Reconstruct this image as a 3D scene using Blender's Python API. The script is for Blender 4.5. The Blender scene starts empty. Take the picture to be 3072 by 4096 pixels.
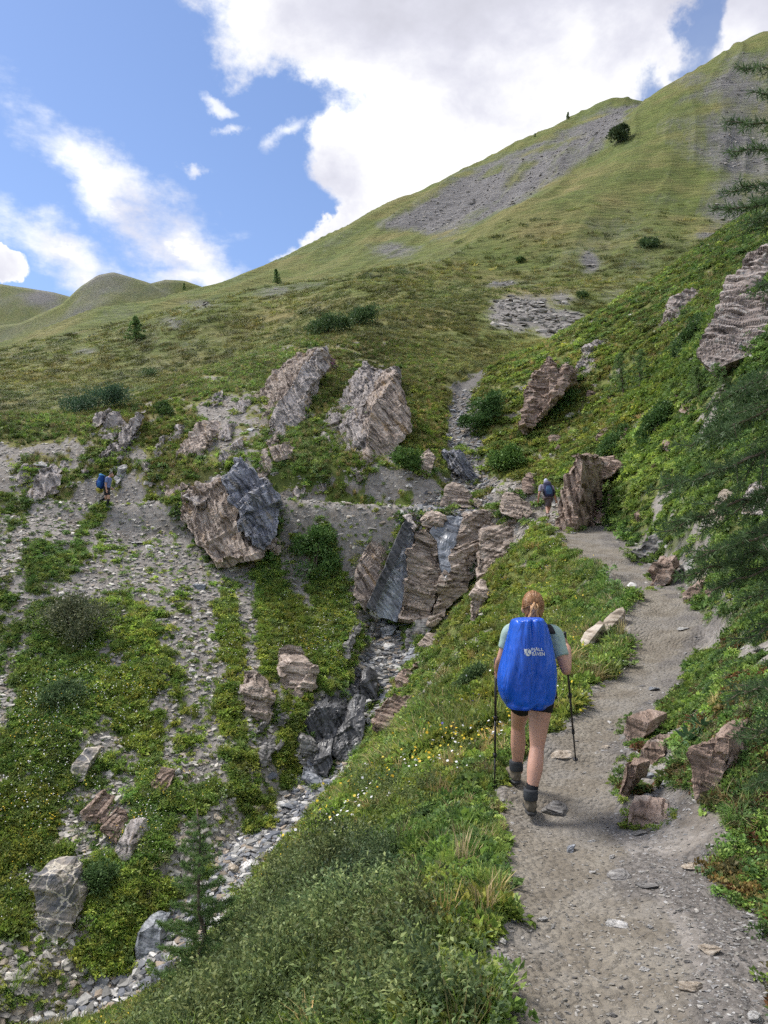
import bpy, bmesh, math, random
import numpy as np
from mathutils import Vector, Matrix
random.seed(7); rng = np.random.default_rng(11)
SC = bpy.context.scene; COL = SC.collection
R = math.radians

# ---------------------------------------------------------------- camera
F, PITCH, CAMZ = 740.0, R(6.0), 1.6            # focal length in pixels of the 768 x 1024 picture
cam = bpy.data.cameras.new('camera'); camo = bpy.data.objects.new('camera', cam); COL.objects.link(camo)
cam.sensor_fit = 'VERTICAL'; cam.sensor_height = 24.0; cam.lens = F * 24.0 / 1024
cam.clip_start = 0.05; cam.clip_end = 8000
camo.location = (0, 0, CAMZ); camo.rotation_euler = (R(90) + PITCH, 0, 0)
SC.camera = camo

# ---------------------------------------------------------------- light and sky
SUN_EL, SUN_AZ = R(56), R(-62)                 # azimuth from +Y towards +X (behind thin cloud, high on the left)
SC.view_settings.view_transform = 'Standard'; SC.view_settings.look = 'None'
SC.view_settings.gamma = 1.0; SC.view_settings.use_curve_mapping = False
SC.view_settings.exposure = 1.12
cy = SC.cycles
cy.max_bounces = 4; cy.diffuse_bounces = 2; cy.glossy_bounces = 2; cy.transmission_bounces = 2; cy.transparent_max_bounces = 4
cy.use_adaptive_sampling = True; cy.adaptive_threshold = .03; cy.use_denoising = False
cy.caustics_reflective = False; cy.caustics_refractive = False
sd = Vector((math.sin(SUN_AZ) * math.cos(SUN_EL), math.cos(SUN_AZ) * math.cos(SUN_EL), math.sin(SUN_EL)))
sl = bpy.data.lights.new('sun', 'SUN'); sl.energy = 2.2; sl.angle = R(20); sl.color = (1.0, .955, .89)
so = bpy.data.objects.new('sun', sl); COL.objects.link(so)
so.rotation_euler = (-sd).to_track_quat('-Z', 'Y').to_euler()

def px_dir(px, py):
    v = (512 - py) / F
    return np.array([(px - 384) / F, math.cos(PITCH) - v * math.sin(PITCH), math.sin(PITCH) + v * math.cos(PITCH)])
def W(px, py, Y):
    d = px_dir(px, py); t = Y / d[1]
    return np.array([d[0] * t, Y, CAMZ + d[2] * t])
def project(x, y, z):
    c, s = math.cos(PITCH), math.sin(PITCH)
    dc = y * c + (z - CAMZ) * s
    return 384 + F * x / dc, 512 - F * ((z - CAMZ) * c - y * s) / dc

class NT:                                       # small helper to write node trees
    def __init__(s, tree): s.t = tree; s.n = tree.nodes; s.l = tree.links
    def add(s, typ, **kw):
        n = s.n.new(typ)
        for k, v in kw.items(): setattr(n, k, v)
        return n
    def put(s, sock, v):
        if isinstance(v, bpy.types.NodeSocket): s.l.new(v, sock)
        elif v is not None: sock.default_value = v
    def math(s, op, a, b=None, c=None, clamp=False):
        n = s.add('ShaderNodeMath', operation=op, use_clamp=clamp)
        for i, v in enumerate((a, b, c)):
            if v is not None: s.put(n.inputs[i], v)
        return n.outputs[0]
    def vec(s, op, a, b=None):
        n = s.add('ShaderNodeVectorMath', operation=op)
        s.put(n.inputs[0], a)
        if b is not None: s.put(n.inputs['Scale'] if op == 'SCALE' else n.inputs[1], b)
        return n.outputs['Value'] if op in ('DOT_PRODUCT', 'LENGTH', 'DISTANCE') else n.outputs[0]
    def noise(s, vec, scale, detail=4, rough=.55, dist=0, color=False):
        n = s.add('ShaderNodeTexNoise'); s.put(n.inputs['Vector'], vec)
        n.inputs['Scale'].default_value = scale; n.inputs['Detail'].default_value = detail
        n.inputs['Roughness'].default_value = rough; n.inputs['Distortion'].default_value = dist
        return n.outputs['Color' if color else 0]
    def ramp(s, f, stops, interp='LINEAR'):
        n = s.add('ShaderNodeValToRGB'); n.color_ramp.interpolation = interp
        e = n.color_ramp.elements
        while len(e) < len(stops): e.new(.5)
        for el, (p, c) in zip(e, stops):
            el.position = p; el.color = (c, c, c, 1) if not hasattr(c, '__len__') else (*c[:3], 1)
        s.put(n.inputs[0], f); return n.outputs[0]
    def mix(s, f, a, b, mode='MIX'):
        n = s.add('ShaderNodeMix', data_type='RGBA', blend_type=mode)
        s.put(n.inputs[0], f)
        for k, v in ((6, a), (7, b)):
            if not isinstance(v, bpy.types.NodeSocket) and len(v) == 3: v = (*v, 1)
            s.put(n.inputs[k], v)
        return n.outputs[2]
    def smooth(s, v, lo, hi, a=0., b=1.):
        n = s.add('ShaderNodeMapRange', interpolation_type='SMOOTHSTEP')
        for k, x in zip(range(5), (v, lo, hi, a, b)): s.put(n.inputs[k], x)
        return n.outputs[0]

def build_world():
    w = bpy.data.worlds.new('World'); SC.world = w; w.use_nodes = True
    w.cycles.sampling_method = 'MANUAL'; w.cycles.sample_map_resolution = 512
    t = NT(w.node_tree); t.n.clear()
    out = t.add('ShaderNodeOutputWorld'); bg = t.add('ShaderNodeBackground'); bg2 = t.add('ShaderNodeBackground')
    sky = t.add('ShaderNodeTexSky', sky_type='NISHITA'); sky.sun_disc = False
    sky.sun_elevation = SUN_EL; sky.sun_rotation = SUN_AZ; sky.altitude = 1800; sky.air_density = 1.25; sky.dust_density = .6; sky.ozone_density = 2.2
    bg.inputs[1].default_value = .080
    t.l.new(t.mix(1.0, sky.outputs[0], (1.0, .97, 1.03), 'MULTIPLY'), bg.inputs[0])
    d = t.vec('NORMALIZE', t.add('ShaderNodeTexCoord').outputs['Generated'])
    n1 = t.vec('SUBTRACT', t.noise(d, 5.5, 9, .62, color=True), (.5, .5, .5))
    n2 = t.vec('SUBTRACT', t.noise(d, 2.2, 3, .5, color=True), (.5, .5, .5))
    dd = t.vec('ADD', d, t.vec('ADD', t.vec('SCALE', n1, .17), t.vec('SCALE', n2, .10)))
    def blob(c, a, b, ra, rb):
        v = t.add('ShaderNodeCombineXYZ')
        t.l.new(t.vec('DOT_PRODUCT', dd, tuple(a / ra)), v.inputs[0])
        t.l.new(t.vec('DOT_PRODUCT', dd, tuple(b / rb)), v.inputs[1])
        t.l.new(t.math('MULTIPLY_ADD', t.vec('DOT_PRODUCT', dd, tuple(c)), -2.5, 2.5), v.inputs[2])
        return t.vec('LENGTH', v.outputs[0])
    def pblob(px, py, rx, ry, rot=0):
        c = px_dir(px, py); c /= np.linalg.norm(c)
        x = px_dir(px + 1, py); x = x - c * (x @ c); x /= np.linalg.norm(x); y = np.cross(x, c)
        a = x * math.cos(R(rot)) - y * math.sin(R(rot)); b = x * math.sin(R(rot)) + y * math.cos(R(rot))
        return blob(c, a, b, rx / F, ry / F)
    def dblob(az, el, ra, rb):
        c = np.array([math.sin(R(az)) * math.cos(R(el)), math.cos(R(az)) * math.cos(R(el)), math.sin(R(el))])
        x = np.array([math.cos(R(az)), -math.sin(R(az)), 0]); y = np.cross(x, c)
        return blob(c, x, y, R(ra), R(rb))
    def union(lst):
        r = lst[0]
        for x in lst[1:]: r = t.math('SMOOTH_MIN', r, x, .18)
        return r
    cum = union([pblob(470, 18, 235, 72, 5), pblob(560, 110, 190, 95, 0), pblob(400, 178, 84, 62, 0), pblob(352, 246, 78, 26, -28),
                 pblob(600, 30, 200, 90, 0), pblob(790, 60, 75, 90, 0), pblob(500, -120, 330, 90, 0), pblob(2, 284, 32, 12, 0),
                 dblob(-70, 62, 24, 17), dblob(60, 40, 34, 22), dblob(130, 55, 30, 20), dblob(-140, 35, 34, 16), dblob(180, 22, 30, 10),
                 dblob(-95, 25, 20, 9), dblob(100, 14, 22, 7), dblob(-40, 88, 15, 20)])
    wisp = union([pblob(128, 182, 95, 27, 42), pblob(190, 250, 78, 24, 50), pblob(85, 262, 85, 26, 14), pblob(205, 285, 50, 16, 10), dblob(-75, 20, 22, 6), dblob(-120, 60, 14, 9)])
    fine = t.noise(t.vec('MULTIPLY', d, (1., 1., 1.5)), 14, 8, .65)
    m1 = t.smooth(t.math('MULTIPLY_ADD', t.math('SUBTRACT', fine, .5), .55, cum), .98, .76)
    streak = t.noise(t.vec('MULTIPLY', d, (6, 6, 14)), 2.2, 8, .62)
    m2 = t.smooth(t.math('MULTIPLY_ADD', t.math('SUBTRACT', streak, .5), 2.2, wisp), 1.3, .05, 0., .95)
    gap = t.math('MINIMUM', pblob(690, 22, 15, 46, -22), pblob(664, 92, 14, 22, -40))
    m1 = t.math('MULTIPLY', m1, t.smooth(gap, .55, 1.25, .12, 1.))
    puff = union([pblob(240, 88, 15, 6, 35), pblob(245, 122, 11, 6, 0), pblob(206, 164, 12, 5, -15), pblob(292, 150, 24, 9, -20)])
    m3 = t.smooth(t.math('MULTIPLY_ADD', t.math('SUBTRACT', fine, .5), 3.2, puff), 1.5, .0, 0., .75)
    mask = t.math('MAXIMUM', t.math('MAXIMUM', m1, m2), m3)
    body = t.noise(t.vec('ADD', d, t.vec('SCALE', n2, .25)), 5.2, 7, .56)
    depth = t.smooth(cum, .85, .25)
    shade = t.math('SUBTRACT', t.smooth(body, .32, .66, .34, .47), t.math('MULTIPLY', depth, .025))
    shade = t.math('MAXIMUM', t.math('ADD', shade, t.math('MULTIPLY', t.smooth(cum, .6, .95), .03)), t.math('MULTIPLY', m2, .46))
    shade = t.math('ADD', shade, t.math('MULTIPLY', t.math('SUBTRACT', fine, .5), .11))
    cc = t.mix(t.smooth(shade, .33, .46), (.88, .885, 1.0), (1.0, 1.0, 1.0))
    t.l.new(cc, bg2.inputs[0]); t.l.new(t.math('MULTIPLY', shade, 1.18), bg2.inputs[1])
    ms = t.add('ShaderNodeMixShader'); t.l.new(mask, ms.inputs[0]); t.l.new(bg.outputs[0], ms.inputs[1]); t.l.new(bg2.outputs[0], ms.inputs[2])
    t.l.new(ms.outputs[0], out.inputs[0])
build_world()

# ---------------------------------------------------------------- helpers
def hash3(ix, iy, iz, seed=0):
    h = (ix.astype(np.int64) * 374761393 + iy.astype(np.int64) * 668265263 + iz.astype(np.int64) * 2147483647 + seed * 974634777) & 0x7fffffff
    h = ((h ^ (h >> 13)) * 1274126177) & 0x7fffffff
    return ((h ^ (h >> 16)) & 0xffffff) / float(0xffffff)
def vnoise(x, y, z, seed=0):
    xi, yi, zi = np.floor(x), np.floor(y), np.floor(z)
    fx, fy, fz = x - xi, y - yi, z - zi
    fx, fy, fz = (f * f * f * (f * (f * 6 - 15) + 10) for f in (fx, fy, fz))
    r = 0
    for a in (0, 1):
        for b in (0, 1):
            for c in (0, 1):
                r = r + hash3(xi + a, yi + b, zi + c, seed) * (fx if a else 1 - fx) * (fy if b else 1 - fy) * (fz if c else 1 - fz)
    return r * 2 - 1
def fbm(x, y, z, oct=4, seed=0, gain=.5):
    r, a = 0, 1.0
    for o in range(oct):
        r = r + a * vnoise(x * 2**o + 17.3 * o, y * 2**o + 5.1 * o, z * 2**o + 9.7 * o, seed + o); a *= gain
    return r
def sstep(x, a, b):
    t = np.clip((x - a) / (b - a), 0, 1); return t * t * (3 - 2 * t)
def mesh_arr(name, V, Fc, smooth=False):
    V = np.asarray(V, np.float32); Fc = np.asarray(Fc, np.int32)
    me = bpy.data.meshes.new(name); k = Fc.shape[1]
    me.vertices.add(len(V)); me.vertices.foreach_set('co', V.ravel())
    me.loops.add(Fc.size); me.loops.foreach_set('vertex_index', Fc.ravel())
    me.polygons.add(len(Fc)); me.polygons.foreach_set('loop_start', np.arange(0, Fc.size, k, dtype=np.int32))
    me.polygons.foreach_set('loop_total', np.full(len(Fc), k, np.int32))
    if smooth: me.polygons.foreach_set('use_smooth', np.ones(len(Fc), bool))
    me.update(calc_edges=True); return me
def put_attr(me, name, typ, data):
    a = me.attributes.new(name, typ, 'POINT')
    a.data.foreach_set({'FLOAT': 'value', 'INT': 'value', 'FLOAT_VECTOR': 'vector', 'FLOAT_COLOR': 'color'}[typ], np.ascontiguousarray(data).ravel())
def obj(name, me, mat=None, parent=None, loc=None, coll=None):
    o = bpy.data.objects.new(name, me); (coll or COL).objects.link(o)
    if mat is not None and me is not None:
        if isinstance(mat, (list, tuple)):
            for m in mat: me.materials.append(m)
        elif len(me.materials) == 0: me.materials.append(mat)
    if parent is not None: o.parent = parent
    if loc is not None: o.location = loc
    return o
def tag(o, label=None, cat=None, group=None, kind=None):
    if label: o['label'] = label
    if cat: o['category'] = cat
    if group: o['group'] = group
    if kind: o['kind'] = kind
    return o
def thing(name, label, cat, loc, group=None, rot=None):
    o = bpy.data.objects.new(name, None); COL.objects.link(o); o.location = loc; o.empty_display_size = .1
    if rot is not None: o.rotation_euler = rot
    return tag(o, label, cat, group)
def bm_mesh(name, bm, smooth=False):
    me = bpy.data.meshes.new(name); bm.to_mesh(me); bm.free()
    if smooth: me.polygons.foreach_set('use_smooth', np.ones(len(me.polygons), bool))
    return me
def unit(v): v = np.asarray(v, float); return v / np.linalg.norm(v)

# ---------------------------------------------------------------- materials
def new_mat(name):
    m = bpy.data.materials.new(name); m.use_nodes = True
    t = NT(m.node_tree); t.n.clear()
    out = t.add('ShaderNodeOutputMaterial'); b = t.add('ShaderNodeBsdfPrincipled')
    t.l.new(b.outputs[0], out.inputs[0]); return m, t, b
def bump(t, b, h, strength=.5, dist=.02):
    n = t.add('ShaderNodeBump'); n.inputs['Strength'].default_value = strength; n.inputs['Distance'].default_value = dist
    t.l.new(h, n.inputs['Height']); t.l.new(n.outputs[0], b.inputs['Normal'])
def plain(name, col, rough=.7, var=.15, scale=30, spec=.3, bumpd=0, sheen=0):
    m, t, b = new_mat(name); c = t.add('ShaderNodeTexCoord').outputs['Object']
    n = t.noise(c, scale, 4)
    b.inputs['Roughness'].default_value = rough; b.inputs['Specular IOR Level'].default_value = spec
    lo, hi = [tuple(x * k for x in col) for k in (1 - var, 1 + var)]
    t.l.new(t.mix(t.smooth(n, .3, .7), lo, hi), b.inputs['Base Color'])
    if bumpd: bump(t, b, n, .6, bumpd)
    return m
def rock_mat(name, c_lo, c_mid, c_hi, N, stretch=9, scale=1.2, rough=.85, stain=None, wet=0, lichen=.35, spec=.3, bd=.09):
    m, t, b = new_mat(name); c = t.add('ShaderNodeTexCoord').outputs['Object']
    N = tuple(unit(N))
    wob = t.vec('ADD', c, t.vec('SCALE', t.vec('SUBTRACT', t.noise(c, .9, 2, color=True), (.5, .5, .5)), .35))
    s = t.math('MULTIPLY', t.vec('DOT_PRODUCT', wob, N), float(stretch - 1))
    vN = t.add('ShaderNodeVectorMath', operation='SCALE'); vN.inputs[0].default_value = N; t.l.new(s, vN.inputs['Scale'])
    cs = t.vec('ADD', wob, vN.outputs[0])
    band = t.noise(cs, scale, 6, .6); blot = t.noise(c, 1.7, 5, .6); fine = t.noise(c, 22, 5, .7)
    rnd = t.add('ShaderNodeObjectInfo').outputs['Random']
    col = t.ramp(band, [(.38, c_lo), (.5, c_mid), (.60, c_hi)])
    col = t.mix(t.smooth(blot, .42, .68, 0, .4), col, c_mid)
    if stain: col = t.mix(t.smooth(t.noise(cs, .55, 4, .6), .56, .68, 0, .75), col, stain)
    if lichen: col = t.mix(t.smooth(t.noise(c, 3.1, 6, .65), .56, .64, 0, lichen), col, (.42, .40, .37))
    col = t.mix(t.smooth(band, .43, .37, 0, .6), col, tuple(x * .3 for x in c_lo))
    vv = t.math('ADD', t.math('MULTIPLY', t.math('SUBTRACT', fine, .5), .7), t.math('MULTIPLY_ADD', rnd, .3, .87))
    v3 = t.add('ShaderNodeCombineXYZ'); [t.l.new(vv, v3.inputs[i]) for i in range(3)]
    t.l.new(t.mix(1., col, v3.outputs[0], 'MULTIPLY'), b.inputs['Base Color'])
    b.inputs['Specular IOR Level'].default_value = spec
    if wet: t.l.new(t.smooth(t.noise(cs, 1.0, 3), .38, .6, .36, .62), b.inputs['Roughness']); b.inputs['Specular IOR Level'].default_value = .5
    else: b.inputs['Roughness'].default_value = rough
    bump(t, b, t.math('ADD', t.math('MULTIPLY', band, 1.4), t.math('MULTIPLY', fine, .35)), 1., bd if not wet else .012)
    return m
def leaf_mat(name, inst=True, col=(.07, .1, .03), trans=.25, rough=.55, var=.4):
    m, t, b = new_mat(name)
    if inst:
        a = t.add('ShaderNodeAttribute', attribute_type='INSTANCER', attribute_name='tint').outputs['Color']
    else:
        a = t.add('ShaderNodeRGB').outputs[0]; a.default_value = (*col, 1)
    v = t.add('ShaderNodeAttribute', attribute_name='shade').outputs['Fac']
    k = t.math('MULTIPLY_ADD', v, 2 * var, 1 - var)
    k3 = t.add('ShaderNodeCombineXYZ'); t.l.new(t.math('MULTIPLY', k, t.math('MULTIPLY_ADD', v, .25, .9)), k3.inputs[0]); t.l.new(k, k3.inputs[1]); t.l.new(k, k3.inputs[2])
    c = t.mix(1., a, k3.outputs[0], 'MULTIPLY')
    t.l.new(c, b.inputs['Base Color']); b.inputs['Roughness'].default_value = rough; b.inputs['Specular IOR Level'].default_value = .25
    if trans:
        tr = t.add('ShaderNodeBsdfTranslucent'); t.l.new(c, tr.inputs[0])
        ms = t.add('ShaderNodeMixShader'); ms.inputs[0].default_value = trans
        t.l.new(b.outputs[0], ms.inputs[1]); t.l.new(tr.outputs[0], ms.inputs[2])
        t.l.new(ms.outputs[0], [n for n in t.n if n.type == 'OUTPUT_MATERIAL'][0].inputs[0])
    return m
def tint_mat(name, rough=.85):
    m, t, b = new_mat(name)
    a = t.add('ShaderNodeAttribute', attribute_type='INSTANCER', attribute_name='tint').outputs['Color']
    c = t.add('ShaderNodeTexCoord').outputs['Object']
    n = t.noise(t.vec('MULTIPLY', c, (1, 1, 5)), 1.6, 5, .6)
    t.l.new(t.mix(1., a, t.ramp(n, [(.3, .62), (.7, 1.3)]), 'MULTIPLY'), b.inputs['Base Color'])
    b.inputs['Roughness'].default_value = rough; return m
# ---------------------------------------------------------------- terrain
# surveyed points: picture position and distance ahead (m)
CTRL = [
 # trail
 (605,1024,2.75),(585,919,3.75),(550,816,5.5),(626,700,8.5),(664,640,11.5),(640,582,16),(593,545,22),(549,521,29.5),(500,508,31.5),(450,504,32.5),(380,503,33),(300,501,33.5),(181,501,34),(112,508,34),(0,500,34),(-150,500,34),
 # trail left edge and near bank
 (515,1000,2.95),(508,900,3.95),(470,816,5.6),(560,705,8.6),(625,640,11.8),(600,585,16.5),(535,536,27.5),
 (300,1024,3.7),(400,900,4.6),(400,815,6.2),(450,750,7.8),(500,720,8.7),(540,680,10),(480,680,11),(560,620,15),(500,620,18),(525,570,22),
 (135,1062,5.2),(235,948,6.6),(308,852,8.5),(385,750,12),(446,662,18),(458,618,23.5),(500,564,24.5),(480,588,24),(-100,1100,4.2),(-300,1200,3.6),
 # hidden side of the bank
 (135,1085,8.5),(60,1095,9),(240,962,11),(310,872,13.5),(385,788,16.5),(440,690,21.5),(458,640,26.5),(480,612,27),(500,592,27.5),(30,1040,13),(-150,1150,8),(-150,1090,12),
 # waterfall and upper stream
 (385,618,30),(430,616,29.3),(455,608,29.6),(480,585,29.6),(505,548,29.8),(430,520,32.3),(480,513,32.2),(470,482,35.5),(465,430,40),(455,402,44),(520,372,58),(590,338,74),(650,303,95),(705,262,120),
 # right bank and slope
 (690,770,5.5),(768,900,4.0),(768,1024,2.9),(768,800,4.7),(768,700,5.4),(700,1000,2.95),(680,900,3.95),(640,790,5.8),(700,690,7.4),(715,640,9.6),(768,600,8.2),(768,520,10.5),(768,450,13.5),(690,560,15),(700,500,17.5),
 (640,545,21),(600,510,28),(625,470,27),(680,430,24),(640,400,32),(560,470,34),(520,440,38),(570,420,38),(600,360,40),(690,350,28),(740,380,21),(745,300,25),(768,270,30),
 (900,900,3.4),(900,700,5),(900,520,8),(900,380,13),(900,250,25),(1150,700,5),(1150,400,9),(1150,200,20),
 # right ridge and hidden side
 (500,395,42),(540,360,44),(576,332,46),(633,302,50),(671,270,54),(718,238,60),(768,217,66),(900,165,80),(1150,90,90),
 (576,352,58),(633,325,66),(671,296,72),(718,268,80),(768,250,88),
 # middle meadow slope, beyond the crest and draw
 (200,360,56),(300,337,66),(385,306,80),(0,424,40),(60,413,43),(130,396,48),(-200,460,36),
 (440,380,47),(430,430,40),(470,340,70),(540,310,90),(600,290,105),(660,255,130),(720,225,150),(768,190,170),(900,150,190),
 (0,450,55),(60,438,60),(130,418,68),(200,378,80),(300,348,95),(-200,500,60),
 (0,400,85),(60,385,95),(130,358,105),(200,330,115),(300,300,120),(-200,430,85),
 (0,346,165),(100,312,190),(190,286,225),(275,262,250),(340,231,262),(403,199,285),(505,153,320),(620,99,340),(-200,400,160),
 (0,380,260),(100,345,300),(190,318,330),(275,290,350),(403,230,400),(505,190,410),(620,140,420),
 # nearer green ridge below the grey scree
 (420,262,150),(500,215,185),(590,147,235),(646,97,265),(694,70,280),(750,39,290),(768,37,292),(900,10,300),(1150,-20,300),
 (420,258,185),(500,208,225),(590,140,275),(646,110,330),(694,100,345),(750,80,360),(900,50,380),(1150,20,380),
 (460,280,125),(540,230,150),(620,180,180),(700,140,200),(768,110,210),(350,290,110),
]
def plane_e(u, Y): return (-17.7 - .2 * u * Y + .61 * Y - CAMZ) / Y
cu, cl, ce = [], [], []
for px, py, Y in CTRL:
    d = px_dir(px, py); cu.append(d[0] / d[1]); cl.append(math.log(Y)); ce.append(d[2] / d[1])
GULLY = [(-60,1100,13.6),(10,1062,14.2),(60,1020,15.1),(150,950,16.5),(220,870,18.5),(280,810,20.6),(330,760,23),(370,700,25.4),(384,650,28),(385,618,30),(440,560,31.3),(458,508,32.6),(472,482,35.5),(465,430,40),(455,402,44),(520,372,58)]
for px, Ys in ((-380, (17, 22, 27, 31)), (-200, (16, 19, 23, 27, 31)), (-60, (16.5, 20, 24, 28, 31)), (40, (17, 21, 25, 29, 31.5)), (120, (18.5, 22, 26, 30)), (200, (21, 24, 28, 31)), (270, (23.5, 27, 30.5)), (320, (26, 29, 31)), (350, (29,))):
    u = (px - 384) / F
    for Y in Ys: cu.append(u); cl.append(math.log(Y)); ce.append(plane_e(u, Y))
for px, py, Y in GULLY[2:9]:
    d = px_dir(px, py); cu.append(d[0] / d[1]); cl.append(math.log(Y)); ce.append(d[2] / d[1])
for u, Y, z in ((-1.1, 1.2, -1.3), (-.5, 1.3, -.5), (0, 1.1, -.08), (.35, 1.1, 0), (.9, 1.2, .35), (.3, 1.9, 0), (-.2, 2.2, -.45), (.6, 2, .02), (1.1, 2.2, .8)):
    cu.append(u); cl.append(math.log(Y)); ce.append((z - CAMZ) / Y)
cu, cl, ce = map(np.array, (cu, cl, ce)); NC = len(cu)
def tps(r2): return .5 * r2 * np.log(r2 + 1e-12)
A = np.zeros((NC + 3, NC + 3)); A[:NC, :NC] = tps((cu[:, None] - cu)**2 + (cl[:, None] - cl)**2) + np.eye(NC) * 4e-4
A[:NC, NC] = 1; A[:NC, NC + 1] = cu; A[:NC, NC + 2] = cl; A[NC:, :NC] = A[:NC, NC:].T
WT = np.linalg.solve(A, np.concatenate([ce, [0, 0, 0]]))
def e_base(u, l):
    u = np.asarray(u, float); sh = u.shape; u = u.ravel(); l = np.asarray(l, float).ravel(); r = np.empty(u.size)
    for i in range(0, u.size, 40000):
        s = slice(i, i + 40000)
        r[s] = tps((u[s, None] - cu)**2 + (l[s, None] - cl)**2) @ WT[:NC] + WT[NC] + WT[NC + 1] * u[s] + WT[NC + 2] * l[s]
    return r.reshape(sh)

cols = np.concatenate([np.arange(-420, -24, 9), np.arange(-24, 792, 1.45), np.arange(793, 1190, 9)])
UG = (cols - 384) / F
LG = np.concatenate([np.arange(math.log(1.1), math.log(48), .0072), np.arange(math.log(48), math.log(425), .0095)])
NU, NL = len(UG), len(LG)
U, L = np.meshgrid(UG, LG); YY = np.exp(L); XX = U * YY
ZZ = CAMZ + YY * e_base(U, L)

def poly3(pts): return np.array([W(*p) for p in pts])
TRAIL = poly3([(640,1180,1.9),(614,1024,2.75),(594,919,3.75),(548,816,5.5),(585,755,6.9),(626,700,8.5),(655,662,10.2),(667,630,12.2),(655,600,14.4),(632,575,17.2),(593,545,22),(560,528,27.5),(540,516,30.5),(500,508,31.5),(450,504,32.5),(380,503,33),(300,501,33.5),(240,500,34.2),(181,501,34),(112,508,34),(54,506,34),(0,500,34),(-150,499,34),(-400,500,34)])
TW = np.array([1.0,.70,.70,.74,.60,.72,.74,.80,.9,1.1,1.6,1.0,.9,1.0,1.5,1.3,1.1,1.1,1.15,1.2,1.2,1.2,1.2,1.2])
def poly_dist(P, X, Y, ext):
    best = np.full(X.shape, 1e9); val = [np.zeros(X.shape) for _ in ext]; side = np.zeros(X.shape)
    for i in range(len(P) - 1):
        a, b = P[i], P[i + 1]; d = (b - a)[:2]; ll = d @ d
        t = np.clip(((X - a[0]) * d[0] + (Y - a[1]) * d[1]) / ll, 0, 1)
        dx, dy = X - a[0] - t * d[0], Y - a[1] - t * d[1]; r = np.hypot(dx, dy); m = r < best
        best = np.where(m, r, best); side = np.where(m, d[0] * dy - d[1] * dx, side)
        for v, e in zip(val, ext): v[m] = (e[i] + t * (e[i + 1] - e[i]))[m]
    return best, side, val
near = YY < 60
def refine(P, it=1):
    for _ in range(it):
        Q = [P[0]]
        for i in range(len(P) - 1):
            a, b = P[i], P[i + 1]; Q += [a * .75 + b * .25, a * .25 + b * .75]
        P = np.array(Q + [P[-1]])
    return P
TP = np.concatenate([TRAIL, TW[:, None]], 1); TP = refine(TP, 2)
# let the trail line lie on the ground, smoothed
TP[:, 2] = CAMZ + TP[:, 1] * e_base(TP[:, 0] / TP[:, 1], np.log(TP[:, 1]))
TP[:, 2] = np.convolve(np.pad(TP[:, 2], 2, 'edge'), np.ones(5) / 5, 'valid')
TD = np.full(XX.shape, 99.); TS = np.zeros(XX.shape); TZ = np.zeros(XX.shape); TH = np.ones(XX.shape)
TD[near], TS[near], (tz, th) = poly_dist(TP, XX[near], YY[near], (TP[:, 2], TP[:, 3])); TZ[near] = tz; TH[near] = th
GP = refine(poly3(GULLY), 2)
gw = np.interp(GP[:, 1], [13, 20, 28, 32, 34, 45, 60], [.8, .72, .62, .6, .8, .7, .5])
GD = np.full(XX.shape, 99.); GS = np.zeros(XX.shape); GW = np.ones(XX.shape)
GD[near], GS[near], (g_,) = poly_dist(GP, XX[near], YY[near], (gw,)); GW[near] = g_

# gully: flat-ish floor with steeper cut sides
floorz = -.55 * (1 - sstep(GD, GW * .8, GW * 2.2))
floorz *= 1 - .95 * (1 - sstep(TD, 1.0, 2.2))
ZZ += floorz * (YY > 12.5) * (YY < 56)
# relief at every scale the mesh can carry
disp = np.zeros(XX.shape)
for k, Ln in enumerate((.16, .33, .7, 1.5, 3.2, 7, 15, 32)):
    m = (YY * .011 < Ln) & (YY * .5 > Ln)
    amp = (.05 if Ln < 1 else .042) * Ln * sstep(YY * .5, Ln, Ln * 2) * (1 - sstep(YY * .011, Ln * .6, Ln))
    d = np.zeros(XX.shape); d[m] = vnoise(XX[m] / Ln, YY[m] / Ln, ZZ[m] / Ln, 40 + k)
    if Ln > 1: d = np.where(YY > 30, 1.2 * d, d)
    disp += amp * d
crs, alg = XX * .85 - YY * .5, XX * .5 + YY * .85
wob_ = 6 * vnoise(XX / 50, YY / 50, XX * 0, 61)
rib = (1 - np.abs(vnoise((crs + wob_) / 11, alg / 75, XX * 0, 62))) * .6 + (1 - np.abs(vnoise((crs + wob_) / 27, alg / 120, XX * 0, 63))) + .3 * (1 - np.abs(vnoise((crs + wob_) / 4.5, alg / 30, XX * 0, 64)))
disp += (rib - 1.1) * 3.2 * sstep(YY, 75, 190)
tb = 1 - sstep(TD, TH * .62, TH * .62 + .5 + .02 * YY)
ZZ = ZZ + disp * (1 - .86 * tb)
ZZ = ZZ * (1 - tb) + (TZ + .014 * fbm(XX * 2.6, YY * 2.6, XX * 0, 3, 3) + disp * .12 - .05 * (1 - (TD / (TH * .62))**2).clip(0, 1)) * tb
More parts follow.
